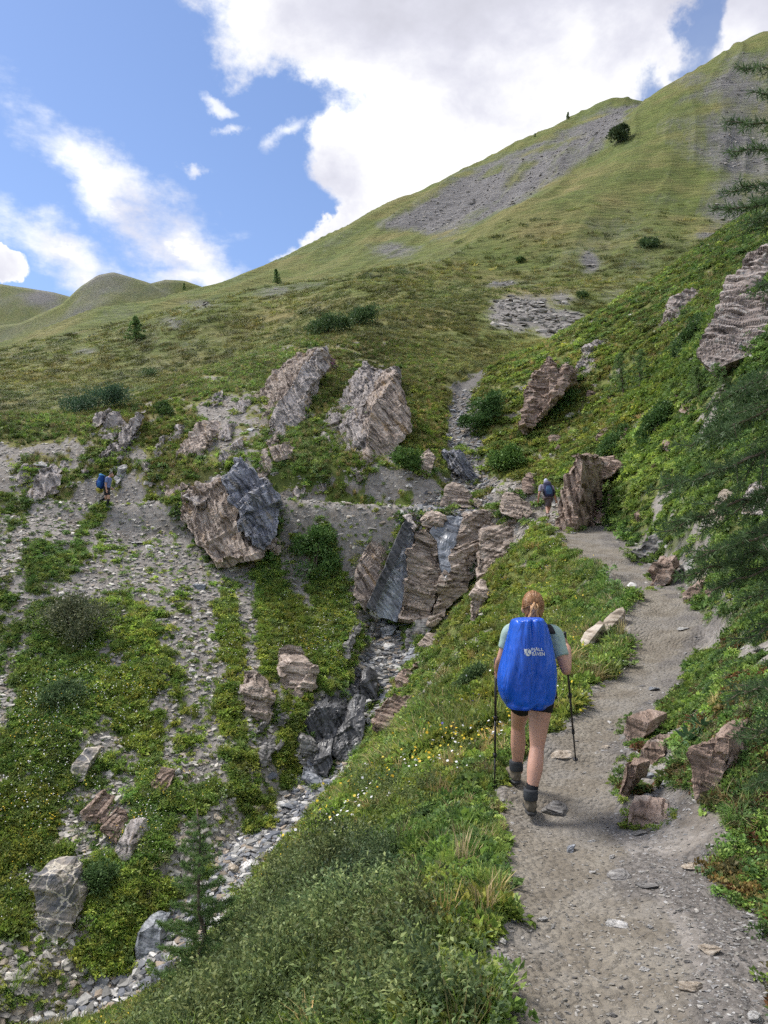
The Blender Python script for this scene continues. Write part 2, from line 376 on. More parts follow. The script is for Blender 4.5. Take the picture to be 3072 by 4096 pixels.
# low step ledges of shale across the trail
for (px_, py_, Y_, h) in ((600, 762, 6.55, .07), (590, 800, 5.75, .05), (660, 645, 11.2, .08), (610, 560, 19, .15), (650, 585, 15.8, .10), (575, 535, 25, .16)):
    p = W(px_, py_, Y_); ll = (XX - p[0]) * .3 + (YY - p[1]) + .22 * vnoise(XX * 2, YY * 2, XX * 0, 8)
    ZZ += h * sstep(ll, -.04 * Y_ / 6, .05 * Y_ / 6) * (1 - sstep(ll, .1, .9 + Y_ * .05)) * tb
EE = (ZZ - CAMZ) / YY
PX, PY = project(XX, YY, ZZ)
VIS = PY <= np.minimum.accumulate(PY, 0) + 3
def e_at(u, Y):
    j = np.clip(np.searchsorted(UG, u) - 1, 0, NU - 2); i = np.clip(np.searchsorted(LG, np.log(Y)) - 1, 0, NL - 2)
    a = (u - UG[j]) / (UG[j + 1] - UG[j]); b = (np.log(Y) - LG[i]) / (LG[i + 1] - LG[i])
    return EE[i, j] * (1 - a) * (1 - b) + EE[i, j + 1] * a * (1 - b) + EE[i + 1, j] * (1 - a) * b + EE[i + 1, j + 1] * a * b
def gz(x, y): return CAMZ + y * float(e_at(x / y, y))
YTEST = np.exp(np.linspace(math.log(1.3), math.log(400), 2600))
def hit(px, py, ymin=0):
    d = px_dir(px, py); u, e = d[0] / d[1], d[2] / d[1]
    k = np.nonzero((e_at(np.full(YTEST.shape, u), YTEST) >= e) & (YTEST > ymin))[0]
    Y = YTEST[k[0]] if len(k) else 60.
    return np.array([u * Y, Y, CAMZ + e * Y])
NX = np.gradient(ZZ, axis=1) / np.gradient(XX, axis=1)
dzl = np.gradient(ZZ, axis=0) / np.gradient(YY, axis=0); NY = dzl - NX * U
NRM = np.stack([-NX, -NY, np.ones_like(NX)], -1); NRM /= np.linalg.norm(NRM, axis=-1, keepdims=True)

# ---- what grows or lies where
def in_poly(pts, soft=6.):
    P = np.array(pts, float); ins = np.zeros(PX.shape, bool); d = np.full(PX.shape, 1e9)
    x0, y0 = P.min(0) - 3 * soft; x1, y1 = P.max(0) + 3 * soft
    m = (PX > x0) & (PX < x1) & (PY > y0) & (PY < y1); X, Y = PX[m], PY[m]; I = np.zeros(X.shape, bool); D = np.full(X.shape, 1e9)
    for i in range(len(P)):
        a, b = P[i], P[(i + 1) % len(P)]
        c = ((a[1] > Y) != (b[1] > Y)) & (X < (b[0] - a[0]) * (Y - a[1]) / (b[1] - a[1] + 1e-9) + a[0]); I ^= c
        t = np.clip(((X - a[0]) * (b[0] - a[0]) + (Y - a[1]) * (b[1] - a[1])) / ((b - a) @ (b - a)), 0, 1)
        D = np.minimum(D, np.hypot(X - a[0] - t * (b[0] - a[0]), Y - a[1] - t * (b[1] - a[1])))
    r = np.zeros(PX.shape); r[m] = sstep(np.where(I, D, -D), -soft, soft); return r
def ell(lst):
    r = np.zeros(PX.shape)
    for px, py, rx, ry, *s in lst: r = np.maximum(r, (s[0] if s else 1) * np.exp(-(((PX - px) / rx)**2 + ((PY - py) / ry)**2)**1.5))
    return r
fa, fc = -.31 * XX + .95 * YY, .95 * XX + .31 * YY          # along and across the fall line of the left slope
nzs = fbm(fc * .95 + .3 * vnoise(XX, YY, XX * 0, 4), fa * .2, XX * 0, 4, 27) * 1.25
nzf = fbm((crs + wob_) * .11, alg * .022, XX * 0, 4, 29)
nz1 = fbm(XX * .9, YY * .9, ZZ * .9, 4, 21); nz2 = fbm(XX * 3.1, YY * 3.1, ZZ * 3.1, 3, 22); nz3 = fbm(XX * .06, YY * .06, ZZ * .14, 5, 23)
left = (GS > 0) & (YY > 13.8) & (YY < 33.5)        # far bank below the upper trail
left |= (PX < 60) & (YY > 13.8) & (YY < 33.5)
up = (YY >= 33) & (YY < 62) & (PX < 445)
G = np.ones(PX.shape)                               # 1 = plants, 0 = bare stone and soil
Lg = .33 + .88 * ell([(80, 690, 88, 52), (60, 760, 62, 40), (150, 735, 24, 36, .8), (20, 830, 52, 50), (20, 925, 22, 42), (90, 890, 42, 30), (55, 560, 48, 26, .75), (225, 638, 11, 34), (268, 625, 14, 36), (320, 640, 42, 34), (330, 570, 34, 46), (300, 700, 16, 34, .8), (210, 720, 20, 46, .7), (150, 845, 26, 22, .7), (190, 800, 30, 30, .6), (100, 965, 34, 22, .55), (290, 745, 14, 40, .8), (352, 560, 12, 40, .6), (160, 690, 22, 26, .6), (75, 640, 80, 20, .6)]) \
     - .9 * ell([(205, 640, 40, 70, .45), (240, 740, 40, 70, .55), (150, 575, 62, 26), (205, 560, 38, 30), (167, 710, 8, 44), (247, 615, 15, 34), (252, 700, 16, 60), (5, 700, 14, 14), (6, 560, 18, 28), (45, 930, 20, 34), (100, 820, 36, 26, .7), (118, 665, 10, 12, .8), (210, 770, 26, 24, .6), (140, 530, 70, 10, .8), (340, 520, 30, 14, .8), (232, 820, 20, 30, .7), (180, 870, 12, 24, .5), (90, 742, 26, 10, .5)])
ul = np.where(left, Lg, 1)
Ug = .70 + .5 * ell([(40, 420, 110, 22), (165, 440, 24, 30), (235, 372, 60, 24), (335, 440, 22, 40), (300, 470, 24, 20, .8), (420, 430, 24, 46), (400, 470, 22, 14, .6), (60, 425, 70, 14), (420, 370, 36, 30), (340, 395, 16, 34)]) \
     - .5 * ell([(215, 385, 26, 22, .8), (225, 420, 18, 34), (240, 442, 24, 20, .7), (30, 475, 40, 16, .6), (100, 484, 50, 10, .5), (150, 492, 60, 8), (395, 478, 44, 20), (390, 450, 10, 24), (340, 490, 60, 9), (440, 498, 60, 10), (20, 500, 60, 8), (108, 503, 30, 9, 1.4), (410, 395, 8, 20, .5), (60, 455, 30, 14, .5)])
G = np.where((TS < 0) & (YY < 33) & ~left, np.where(YY < 9, .70, .82) - .5 * ell([(690, 420, 40, 16, .6), (660, 500, 30, 14, .5), (610, 440, 24, 10, .7), (720, 640, 30, 20, .5), (650, 770, 36, 24, .9), (690, 840, 46, 30, 1.), (715, 930, 50, 60, .9), (660, 800, 40, 24, .9), (700, 1000, 60, 40, .8)]), G)
G = np.where(left, Lg, G); G = np.where(up, Ug, G)
rt = (GS < 0) & (YY >= 24) & (YY < 60) & (PX >= 470)   # right side of the upper stream
G = np.where(rt, .92 - .7 * ell([(560, 505, 40, 22), (520, 497, 34, 14), (600, 470, 22, 12, .6), (640, 425, 40, 12, .5)]), G)
draw = (YY >= 60) & (YY < 140)
G = np.where(draw, .86 - .75 * ell([(520, 312, 38, 22), (560, 325, 26, 16), (560, 300, 14, 10, .6), (500, 285, 16, 8, .5), (590, 262, 9, 12, .6), (620, 225, 12, 10, .7), (715, 232, 20, 10, .8)]), G)
farm = YY >= 140
FS = np.maximum(in_poly([(380, 226), (420, 198), (463, 176), (551, 139), (612, 108), (640, 104), (605, 139), (546, 185), (486, 218), (430, 236)], 9),
     np.maximum(.62 * in_poly([(668, 130), (720, 70), (790, 30), (800, 235), (700, 236), (722, 170), (690, 150)], 16), .8 * ell([(395, 250, 22, 10, .7), (280, 300, 22, 8, .7), (195, 303, 18, 6, .8), (172, 322, 12, 5, .7), (85, 352, 14, 5, .7), (690, 78, 22, 10, .6), (440, 225, 20, 10, .8)])))
FS = np.clip(FS + .5 * nzf * (FS > .02) * (FS < .98), 0, 1)
G = np.where(farm, .92 - .85 * FS, G)
G = np.where((YY > 60) & (FS > .05) & (YY > 110), np.minimum(G, .92 - .85 * FS), G)
G = G + np.where(YY < 60, np.where(left, .5 * nzs + .16 * nz1 + .16 * nz2, .42 * nz1) + .28 * nz2, .22 * nz3 + .34 * nzf * (.35 + FS) + .1 * nz1)
G = np.where((PX > 350) & (PX < 532) & (PY > 500) & (PY < 625) & (YY > 27.6) & (YY < 32.6), .1, G)
nk = np.clip(YY / 14, .3, 1)
rim = np.where(TS > 0, nk * .35, np.where(YY < 5.2, .55, np.where(YY < 13, .16, .5))) * np.where(YY > 31, .6, np.where(YY > 25, 1.3, 1))       # bare fringe of the trail, left / right side
TE = TD - TH * .5 + nk * (.16 * nz1 + .08 * nz2)
onp = 1 - sstep(TE, -.08, .12)
G = G * sstep(TE, .0, rim)
gb = 1 - sstep(GD + .42 * nz1 + .15 * nz2, GW * .85, GW * 1.3); gb *= (YY > 12.5) * (YY < 50) * (1 - onp)
G = G * (1 - gb)
G = np.clip(G, 0, 1.2)
wet = gb * .8
dark = np.clip((1 - sstep(TE, .3, 1.1)) * (TS < 0) * (YY < 26) * sstep(TE, -.5 * nk - .14, .05) * (.8 + .6 * nz2), 0, 1)
dry = np.clip(.35 + .5 * nz3 + .8 * ell([(60, 402, 120, 18), (200, 372, 60, 16), (320, 340, 80, 12), (420, 320, 60, 16), (520, 290, 60, 20, .7), (600, 230, 60, 40, .5), (660, 290, 60, 20, .7), (740, 240, 50, 18, .8), (560, 180, 40, 14, .5), (450, 235, 20, 8, .6)]) * (YY > 34) - .3 * (YY < 34), 0, 1)
dry = np.where(YY < 33, np.clip(.25 + .35 * nz1, 0, 1), dry)

def terrain_mat():
    m, t, b = new_mat('alpine_ground')
    at = lambda n: t.add('ShaderNodeAttribute', attribute_name=n).outputs['Fac']
    geo = t.add('ShaderNodeNewGeometry'); P = geo.outputs['Position']
    a_g, a_dry, a_path, a_dark, a_wet = at('plants'), at('dryness'), at('trodden'), at('shale'), at('wetness')
    dist = t.math('MULTIPLY', t.vec('LENGTH', t.vec('MULTIPLY', P, (1, 1, 0))), 1)
    far = t.smooth(dist, 45, 130); far2 = t.smooth(dist, 12, 40)
    n_f = t.noise(P, 26, 4, .65); n_m = t.noise(P, 5.0, 5, .6); n_l = t.noise(P, .8, 5, .6); n_xl = t.noise(P, .07, 6, .6)
    ter = t.noise(t.vec('MULTIPLY', P, (.22, .22, 1.3)), 1.0, 6, .66)         # sheep-walk terracettes along the contour
    vo = t.add('ShaderNodeTexVoronoi'); vo.inputs['Scale'].default_value = 24; t.l.new(P, vo.inputs['Vector'])
    vo2 = t.add('ShaderNodeTexVoronoi'); vo2.inputs['Scale'].default_value = 5.5; t.l.new(t.vec('MULTIPLY', P, (1, 1, 1.8)), vo2.inputs['Vector'])
    pale = t.ramp(n_m, [(.3, (0.187, 0.168, 0.148)), (.5, (0.272, 0.246, 0.219)), (.72, (0.347, 0.313, 0.283))])
    chip = t.mix(.38, pale, t.mix(t.smooth(dist, 14, 30), t.ramp(vo.outputs['Color'], [(.2, (0.112, 0.104, 0.093)), (.5, (0.244, 0.222, 0.203)), (.85, (0.432, 0.402, 0.372))]), t.ramp(vo2.outputs['Color'], [(.2, (0.149, 0.134, 0.123)), (.5, (0.253, 0.232, 0.211)), (.85, (0.412, 0.383, 0.356))])))
    soil = t.mix(t.smooth(n_l, .5, .66, 0, .55), chip, (0.147, 0.120, 0.091))
    farstone = t.mix(t.smooth(ter, .35, .65), (0.129, 0.122, 0.122), (0.244, 0.233, 0.228))
    soil = t.mix(far, soil, farstone)
    gf = t.mix(t.smooth(n_m, .35, .65), (0.054, 0.083, 0.021), (0.129, 0.173, 0.044))
    gfar = t.mix(t.smooth(ter, .36, .62), (0.085, 0.118, 0.026), (0.177, 0.217, 0.057))
    gfar = t.mix(t.smooth(t.noise(P, .5, 6, .7), .38, .66, 0, .7), gfar, (0.118, 0.130, 0.042))
    dryc = t.mix(t.smooth(ter, .35, .65), (0.169, 0.152, 0.056), (0.306, 0.256, 0.110))
    grass = t.mix(far2, gf, gfar)
    grass = t.mix(t.math('MULTIPLY', t.math('MULTIPLY', a_dry, .9), t.smooth(n_xl, .3, .62)), grass, dryc)
    gm = t.math('ADD', a_g, t.math('MULTIPLY', t.math('SUBTRACT', n_m, .5), t.math('MULTIPLY_ADD', far, .5, .75)))
    gm = t.smooth(gm, t.math('MULTIPLY_ADD', far, -.22, .42), t.math('MULTIPLY_ADD', far, .2, .60))
    col = t.mix(gm, soil, grass)
    tan = t.mix(t.smooth(t.noise(P, 3.2, 5, .6), .35, .65), (0.184, 0.159, 0.125), (0.274, 0.245, 0.201))
    tan = t.mix(t.smooth(t.noise(P, 60, 3, .7), .35, .7, .0, .5), tan, (0.123, 0.111, 0.097))
    tan = t.mix(t.smooth(n_l, .45, .62, 0, .5), tan, (0.192, 0.182, 0.173))
    col = t.mix(t.smooth(t.math('ADD', a_path, t.math('MULTIPLY', t.math('SUBTRACT', n_m, .5), .7)), .3, .7), col, tan)
    shale = t.mix(t.smooth(n_f, .35, .65), (0.080, 0.073, 0.068), (0.186, 0.170, 0.158))
    col = t.mix(t.smooth(t.math('ADD', a_dark, t.math('MULTIPLY', t.math('SUBTRACT', n_m, .5), 1.3)), .3, 1.0, 0, .8), col, shale)
    col = t.mix(t.math('MULTIPLY', a_wet, .75), col, t.mix(t.smooth(n_f, .35, .65), (.05, .048, .048), (.13, .125, .12)))
    t.l.new(col, b.inputs['Base Color']); b.inputs['Roughness'].default_value = .93; b.inputs['Specular IOR Level'].default_value = .15
    h1 = t.math('ADD', t.math('MULTIPLY', n_f, .35), t.math('MULTIPLY', n_m, 1.0))
    h1 = t.math('ADD', h1, t.math('MULTIPLY', t.math('MULTIPLY', vo.outputs['Distance'], -.5), t.math('SUBTRACT', 1, far2)))
    n = t.add('ShaderNodeBump'); n.inputs['Strength'].default_value = .75; n.inputs['Distance'].default_value = .07; t.l.new(h1, n.inputs['Height'])
    n2 = t.add('ShaderNodeBump'); t.l.new(t.math('MULTIPLY', far, .9), n2.inputs['Strength']); n2.inputs['Distance'].default_value = 1.8; t.l.new(ter, n2.inputs['Height']); t.l.new(n.outputs[0], n2.inputs['Normal'])
    t.l.new(n2.outputs[0], b.inputs['Normal']); return m
MG = terrain_mat()
ATT = dict(plants=G, dryness=dry, trodden=onp * (YY < 26) + .8 * onp * (YY >= 26), shale=dark, wetness=wet)
def face_key():
    c = lambda a: (a[:-1, :-1] + a[1:, :-1] + a[:-1, 1:] + a[1:, 1:]) / 4
    p, g, y = c(onp), c(gb), c(YY)
    return np.where(p > .5, 1, np.where(g > .5, 2, np.where(y > 62, 3, 0)))
KEY = face_key(); idx = np.arange(NU * NL).reshape(NL, NU)
quads = np.stack([idx[:-1, :-1], idx[:-1, 1:], idx[1:, 1:], idx[1:, :-1]], -1)
VALL = np.stack([XX, YY, ZZ], -1).reshape(-1, 3)
for k, nm in enumerate(('hillside', 'path', 'stream_bed', 'mountain_slope')):
    q = quads[KEY == k]; used, inv = np.unique(q, return_inverse=True)
    me = mesh_arr(nm, VALL[used], inv.reshape(-1, 4), True)
    for an, av in ATT.items(): put_attr(me, an, 'FLOAT', av.ravel()[used].astype(np.float32))
    tag(obj(nm, me, MG), kind='structure')

# ground that goes on behind and beside the camera
xs = np.linspace(-14, 14, 57); ys = np.linspace(-10, 1.6, 25); bx, by = np.meshgrid(xs, ys)
bz = -.03 + np.where(bx < .2, (bx - .2) * .55, 0) + np.where(bx > 1.3, (bx - 1.3) * .7, 0) + .02 * by - .22
bz += .08 * fbm(bx * .7, by * .7, bx * 0, 3, 5) - .9 * (sstep(by, .9, 1.6)) * sstep(np.abs(bx) , 0, .6)
ii = np.arange(bx.size).reshape(bx.shape)
me = mesh_arr('hillside', np.stack([bx, by, bz], -1).reshape(-1, 3), np.stack([ii[:-1, :-1], ii[:-1, 1:], ii[1:, 1:], ii[1:, :-1]], -1).reshape(-1, 4), True)
for an in ATT: put_attr(me, an, 'FLOAT', np.full(bx.size, {'plants': 1., 'dryness': .3}.get(an, 0), np.float32))
tag(obj('hillside', me, MG), kind='structure')

# far mountains at the left
def far_hill(name, top, Y0, Y1, seed, grey):
    pxs = np.arange(-420, 560, 3.); tp = np.interp(pxs, [p[0] for p in top], [p[1] for p in top])
    n = 60; s = np.linspace(0, 1, n)[:, None]
    yy = Y0 + (Y1 - Y0) * s + 0 * pxs; base = 470.
    ppy = base + (tp - base) * s**.92
    d = np.stack([px_dir(a, b) for a, b in zip(np.tile(pxs, n), ppy.ravel())]); t_ = yy.ravel() / d[:, 1]
    V = d * t_[:, None]; V[:, 2] += CAMZ
    V[:, 2] += 16 * fbm(V[:, 0] / 130, V[:, 1] / 130, V[:, 2] / 130, 5, seed) * np.repeat(np.minimum(1, (1 - s[:, 0]) * 4 + .12), len(pxs))
    back = V.reshape(n, -1, 3)[-1].copy(); back[:, 1] += 150; back[:, 2] -= 180; V = np.concatenate([V, back]); n += 1
    k = np.arange(len(V)).reshape(n, -1)
    me = mesh_arr(name, V, np.stack([k[:-1, :-1], k[:-1, 1:], k[1:, 1:], k[1:, :-1]], -1).reshape(-1, 4), True)
    x, y, z = V.T
    put_attr(me, 'plants', 'FLOAT', (.72 - grey + .28 * fbm(x / 60, y / 60, z / 40, 5, seed + 3)).astype(np.float32))
    put_attr(me, 'dryness', 'FLOAT', np.full(len(V), .35, np.float32))
    for an in ('trodden', 'shale', 'wetness'): put_attr(me, an, 'FLOAT', np.zeros(len(V), np.float32))
    tag(obj(name, me, MG), kind='structure')
far_hill('hill', [(-420, 330), (-80, 330), (20, 322), (62, 303), (80, 287), (98, 275), (113, 272), (130, 277), (150, 283), (185, 300), (240, 330), (560, 420)], 620, 900, 5, .06)
far_hill('hill', [(-420, 300), (-100, 270), (-40, 278), (0, 284), (35, 290), (55, 293), (80, 299), (110, 310), (560, 400)], 900, 1400, 15, .22)
far_hill('hill', [(-420, 330), (60, 330), (130, 290), (150, 283), (165, 279.5), (185, 281), (200, 286), (240, 300), (560, 400)], 900, 1150, 25, .05)
# ---------------------------------------------------------------- rock
NA, NB, NV = (.70, -.30, .58), (.15, -.25, .95), (.93, -.25, .22)
BR = ((0.158, 0.121, 0.096), (0.335, 0.266, 0.219), (0.508, 0.420, 0.356)); GR = ((0.137, 0.121, 0.114), (0.322, 0.283, 0.261), (0.508, 0.452, 0.425))
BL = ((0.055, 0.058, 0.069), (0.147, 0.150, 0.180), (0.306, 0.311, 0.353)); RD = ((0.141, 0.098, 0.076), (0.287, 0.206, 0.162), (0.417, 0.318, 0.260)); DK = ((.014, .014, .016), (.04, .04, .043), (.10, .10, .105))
M = dict(
 brown=rock_mat('banded_brown_rock', *BR, NA, 10, 1.3, stain=(.33, .22, .11)), grey=rock_mat('banded_grey_rock', *GR, NA, 10, 1.3, stain=(.30, .22, .13)),
 blue=rock_mat('blue_grey_slate', *BL, NA, 8, 1.2, .6, stain=(.27, .23, .18), lichen=.15, spec=.5), bed=rock_mat('brown_bedded_rock', *BR, NB, 9, 1.4),
 bedw=rock_mat('wet_blue_slate', (.09, .095, .11), (.20, .215, .25), (.36, .385, .43), NA, 9, 1.3, wet=1, lichen=0), chute=rock_mat('wet_pale_rock', (.10, .105, .12), (.17, .185, .215), (.25, .27, .31), (.3, -.2, .9), 6, 1.2, wet=1, lichen=0),
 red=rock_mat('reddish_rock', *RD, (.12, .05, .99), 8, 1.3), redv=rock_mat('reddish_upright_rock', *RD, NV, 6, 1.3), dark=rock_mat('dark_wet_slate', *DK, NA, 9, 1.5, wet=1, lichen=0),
 big=rock_mat('purple_brown_rock', (.13, .105, .092), (.275, .225, .20), (.42, .365, .335), (.5, .1, .86), 5, 1.0, lichen=.8),
 pale=rock_mat('pale_stone', (.26, .25, .235), (.40, .385, .365), (.55, .535, .515), (.2, .2, 1), 5, 2.5, lichen=.2, bd=.012), tanst=rock_mat('tan_stone', (.22, .175, .13), (.36, .30, .235), (.50, .44, .37), (.2, .2, 1), 5, 2.5, lichen=.2, bd=.012),
 slate=rock_mat('slate_stone', (.07, .075, .085), (.16, .17, .19), (.30, .315, .34), (.1, .2, 1), 6, 2.5, .6, lichen=.1, bd=.012, spec=.5), white=rock_mat('quartz_stone', (.42, .40, .37), (.62, .60, .575), (.74, .73, .71), (.2, .2, 1), 3, 3, lichen=0, bd=.012),
 shale=rock_mat('grey_shale', (.075, .072, .07), (.165, .155, .147), (.29, .28, .265), (.1, .1, 1), 9, 2.2, lichen=.1, bd=.012))
def vein_mat():
    m, t, b = new_mat('quartz_veined_rock'); c = t.add('ShaderNodeTexCoord').outputs['Object']
    w = t.vec('ADD', c, t.vec('SCALE', t.noise(c, 3, 3, color=True), .22))
    v = t.add('ShaderNodeTexVoronoi', feature='DISTANCE_TO_EDGE'); v.inputs['Scale'].default_value = 2.6; t.l.new(w, v.inputs['Vector'])
    base = t.mix(t.smooth(t.noise(c, 2.2, 5), .38, .62), (.13, .13, .14), (.34, .29, .24))
    col = t.mix(t.smooth(v.outputs['Distance'], .055, .02, 0, .85), base, (.60, .54, .44))
    t.l.new(col, b.inputs['Base Color']); b.inputs['Roughness'].default_value = .85; bump(t, b, t.noise(c, 9, 5), .8, .05); return m
M['vein'] = vein_mat()

def densify(bm, h, maxit=9):
    bmesh.ops.triangulate(bm, faces=bm.faces[:])
    for _ in range(maxit):
        ed = [e for e in bm.edges if e.calc_length() > h]
        if not ed: break
        bmesh.ops.subdivide_edges(bm, edges=ed, cuts=1, use_grid_fill=True)
        bmesh.ops.triangulate(bm, faces=bm.faces[:])
def strata(bm, N, thick, amp, seed, joint=1.2, rough=.05, origin=(0, 0, 0)):
    bm.normal_update(); bm.verts.ensure_lookup_table()
    P = np.array([v.co for v in bm.verts]); Nr = np.array([v.normal for v in bm.verts]); N = unit(N)
    Q = P + np.asarray(origin)
    J = unit(np.cross(N, (.31, .9, -.2))); K = np.cross(N, J)
    wp = vnoise(Q[:, 0] * .8, Q[:, 1] * .8, Q[:, 2] * .8, seed)
    s = Q @ N + .35 * thick * wp
    k = np.floor(s / thick + .5 * vnoise(Q[:, 0] * .5, Q[:, 1] * .5, Q[:, 2] * .5, seed + 9)); k2 = np.floor(s / (thick * .31)); z = np.zeros_like(k)
    j = np.floor((Q @ J) / joint + .35 * wp + hash3(k, z, z, seed) * 3); j2 = np.floor((Q @ K) / (joint * 1.3) + .3 * wp)
    off = (hash3(k, j, j2, seed + 1) - .55) * amp + (hash3(k2, j, z, seed + 2) - .5) * amp * .4
    edge = np.minimum(np.abs(s / thick - np.round(s / thick)), 9)
    k3, j3 = np.floor(s / (thick * 3.1) + .4 * wp), np.floor((Q @ J) / (joint * 1.6) + .4 * wp)
    off += 1.5 * amp * (hash3(k3, j3, z, seed + 3) - .55) + .6 * amp * vnoise(Q[:, 0] / (joint * .9), Q[:, 1] / (joint * .9), Q[:, 2] / (joint * .9), seed + 7)
    off -= amp * .35 * (1 - sstep(edge, 0, .10))
    off += rough * fbm(Q[:, 0] * 2.2, Q[:, 1] * 2.2, Q[:, 2] * 2.2, 4, seed + 5)
    P = P + Nr * off[:, None] + .25 * rough * np.stack([vnoise(Q[:, 0] * 5 + 9 * i, Q[:, 1] * 5, Q[:, 2] * 5, seed + 20 + i) for i in range(3)], -1)
    for v, p in zip(bm.verts, P): v.co = p
FRINGE = []
def slab(parent, poly, n, E, N, mat, name='rock_face', Y=None, lift=None, h=None, thick=.28, amp=.22, taper=.85, joint=1.2, rough=.07, seed=None, skirt=.18):
    o0 = np.array(parent.location); n = unit(n); seed = seed if seed is not None else len(bpy.data.meshes)
    bot = max(poly, key=lambda p: p[1])
    P0 = W(bot[0], bot[1], Y) if Y else hit(*bot)
    if lift is None: lift = .007 * P0[1]
    if not Y: P0 = P0 + (np.array([0, 0, CAMZ]) - P0) / np.linalg.norm(P0) * lift
    C = np.array([0, 0, CAMZ]); fr = []; cy_ = np.mean([p[1] for p in poly]); poly = [(p[0], p[1] + skirt * max(0, p[1] - cy_)) for p in poly]
    for p in poly:
        d = px_dir(*p); fr.append(C + d * (((P0 - C) @ n) / (d @ n)))
    if not name.startswith('x'): FRINGE.append([p for p in poly])
    fr = np.array(fr); cen = fr.mean(0); Em = np.array(E, float)
    bk = cen + (fr - cen) * taper + Em
    bm = bmesh.new(); a = [bm.verts.new(p - o0) for p in fr]; b = [bm.verts.new(p - o0) for p in bk]; m = len(a)
    bm.faces.new(a); bm.faces.new(b[::-1])
    for i in range(m): bm.faces.new((a[i], b[i], b[(i + 1) % m], a[(i + 1) % m]))
    bmesh.ops.recalc_face_normals(bm, faces=bm.faces[:])
    densify(bm, h or max(.02, P0[1] * .0042))
    sc = P0[1] / 33.
    strata(bm, N, thick * max(sc, .35), amp * .75 * max(sc, .3), seed, joint * max(sc, .35), rough * max(sc, .3), o0)
    return obj(name, bm_mesh(name, bm), M[mat], parent)
def outcrop(label, slabs, name='rock_outcrop', cat='rock', group=None):
    allp = [p for s in slabs for p in s['poly']]; bp = max(allp, key=lambda p: p[1])
    base = hit(*bp) if not slabs[0].get('Y') else W(bp[0], bp[1], slabs[0]['Y'])
    t = thing(name, label, cat, base, group)
    for s in slabs: slab(t, **s)
    return t
D = lambda poly, n, E, N, mat, **k: dict(poly=poly, n=n, E=E, N=N, mat=mat, **k)
HILL = (.6, 3.2, 1.6)
outcrop('large grey tilted slab ridge with streaked right face, above the trail right of centre', [
 D([(318,424),(350,412),(371,398),(398,370),(364,362),(352,378),(338,400)], (-.1,-.55,.83), (.4,2.0,-.6), NA, 'grey', Y=39.2),
 D([(319,434),(350,416),(362,424),(371,408),(369,446),(360,474),(327,448)], (-.30,-.70,.65), HILL, NA, 'grey'),
 D([(371,406),(398,371),(406,395),(411,425),(401,440),(386,455),(366,470),(359,475),(368,446)], (.40,-.76,.50), (-.5,3.2,1.4), NA, 'brown')])
outcrop('grey brown tilted slab ridge left of the largest one, pink flowers beside its top', [
 D([(250,396),(283,364),(297,353),(315,349),(301,370),(280,400),(268,424),(259,420),(266,400)], (-.3,-.6,.74), (.6,2.4,.2), NA, 'brown'),
 D([(315,349),(321,376),(306,392),(299,418),(283,433),(267,427),(280,400),(301,369)], (.3,-.74,.6), HILL, NA, 'grey')])
outcrop('narrow pale brown slab ridge rising behind the dark blue grey outcrop', [
 D([(162,481),(173,450),(200,422),(211,433),(201,458),(186,482),(168,494)], (-.05,-.75,.6), (.6,2.4,.8), NA, 'brown')])
outcrop('dark blue grey blocky outcrop standing on the lower edge of the upper trail', [
 D([(180,492),(209,484),(224,478),(241,505),(236,520),(248,543),(256,552),(213,560),(204,546),(188,527),(177,514)], (-.25,-.80,.50), (.9,2.4,.6), NA, 'brown', amp=.3, Y=30.3),
 D([(222,479),(241,457),(259,480),(260,486),(250,495),(241,508),(231,498)], (.35,-.78,.5), (-.6,2.6,.6), NA, 'blue', Y=31.2, amp=.34, joint=.7),
 D([(239,507),(253,495),(266,482),(275,493),(280,516),(274,534),(265,546),(252,540),(241,517)], (.42,-.78,.45), (-.6,2.6,.5), NA, 'blue', Y=30.1, amp=.34, joint=.7),
 D([(184,494),(205,484),(222,474),(241,457),(232,474),(214,492),(196,502)], (-.1,-.4,.9), (.4,1.4,-.5), NA, 'grey', Y=31.6)])
outcrop('small grey boulder leaning on the right foot of the blue grey outcrop', [D([(271,540),(289,521),(296,531),(290,545),(274,552)], (.1,-.8,.55), (.2,1.2,.4), NA, 'brown')], 'boulder')
outcrop('cluster of small tilted grey slabs below the dark juniper mat', [
 D([(96,433),(109,413),(117,432),(109,444)], (-.2,-.8,.55), (.2,1.2,.6), NA, 'grey'), D([(125,427),(136,411),(135,428),(127,445),(117,452),(108,442)], (-.2,-.8,.55), (.2,1.2,.6), NA, 'grey'),
 D([(90,428),(95,414),(103,412),(100,424)], (-.2,-.8,.55), (.2,1.,.5), NA, 'grey'), D([(97,458),(104,448),(111,450),(102,462)], (-.2,-.8,.55), (.2,.8,.5), NA, 'grey')])
outcrop('topmost of three small brown boulders left of the largest outcrop', [D([(264,443),(271,436),(278,440),(273,450)], (0,-.85,.5), (.1,.8,.4), NA, 'brown')], 'boulder')
outcrop('middle of three small brown boulders left of the largest outcrop', [D([(271,451),(278,447),(287,445),(290,456),(277,460)], (0,-.85,.5), (.1,.8,.4), NA, 'brown')], 'boulder')
outcrop('lowest of three small brown boulders left of the largest outcrop', [D([(255,462),(263,451),(273,461),(271,471),(261,478)], (0,-.85,.5), (.1,.9,.5), NA, 'brown')], 'boulder')
outcrop('tilted grey slab in the slope left of the walking man in blue', [D([(28,496),(32,478),(38,468),(45,480),(46,494),(38,500)], (-.2,-.8,.55), (.2,1.2,.6), NA, 'grey')])
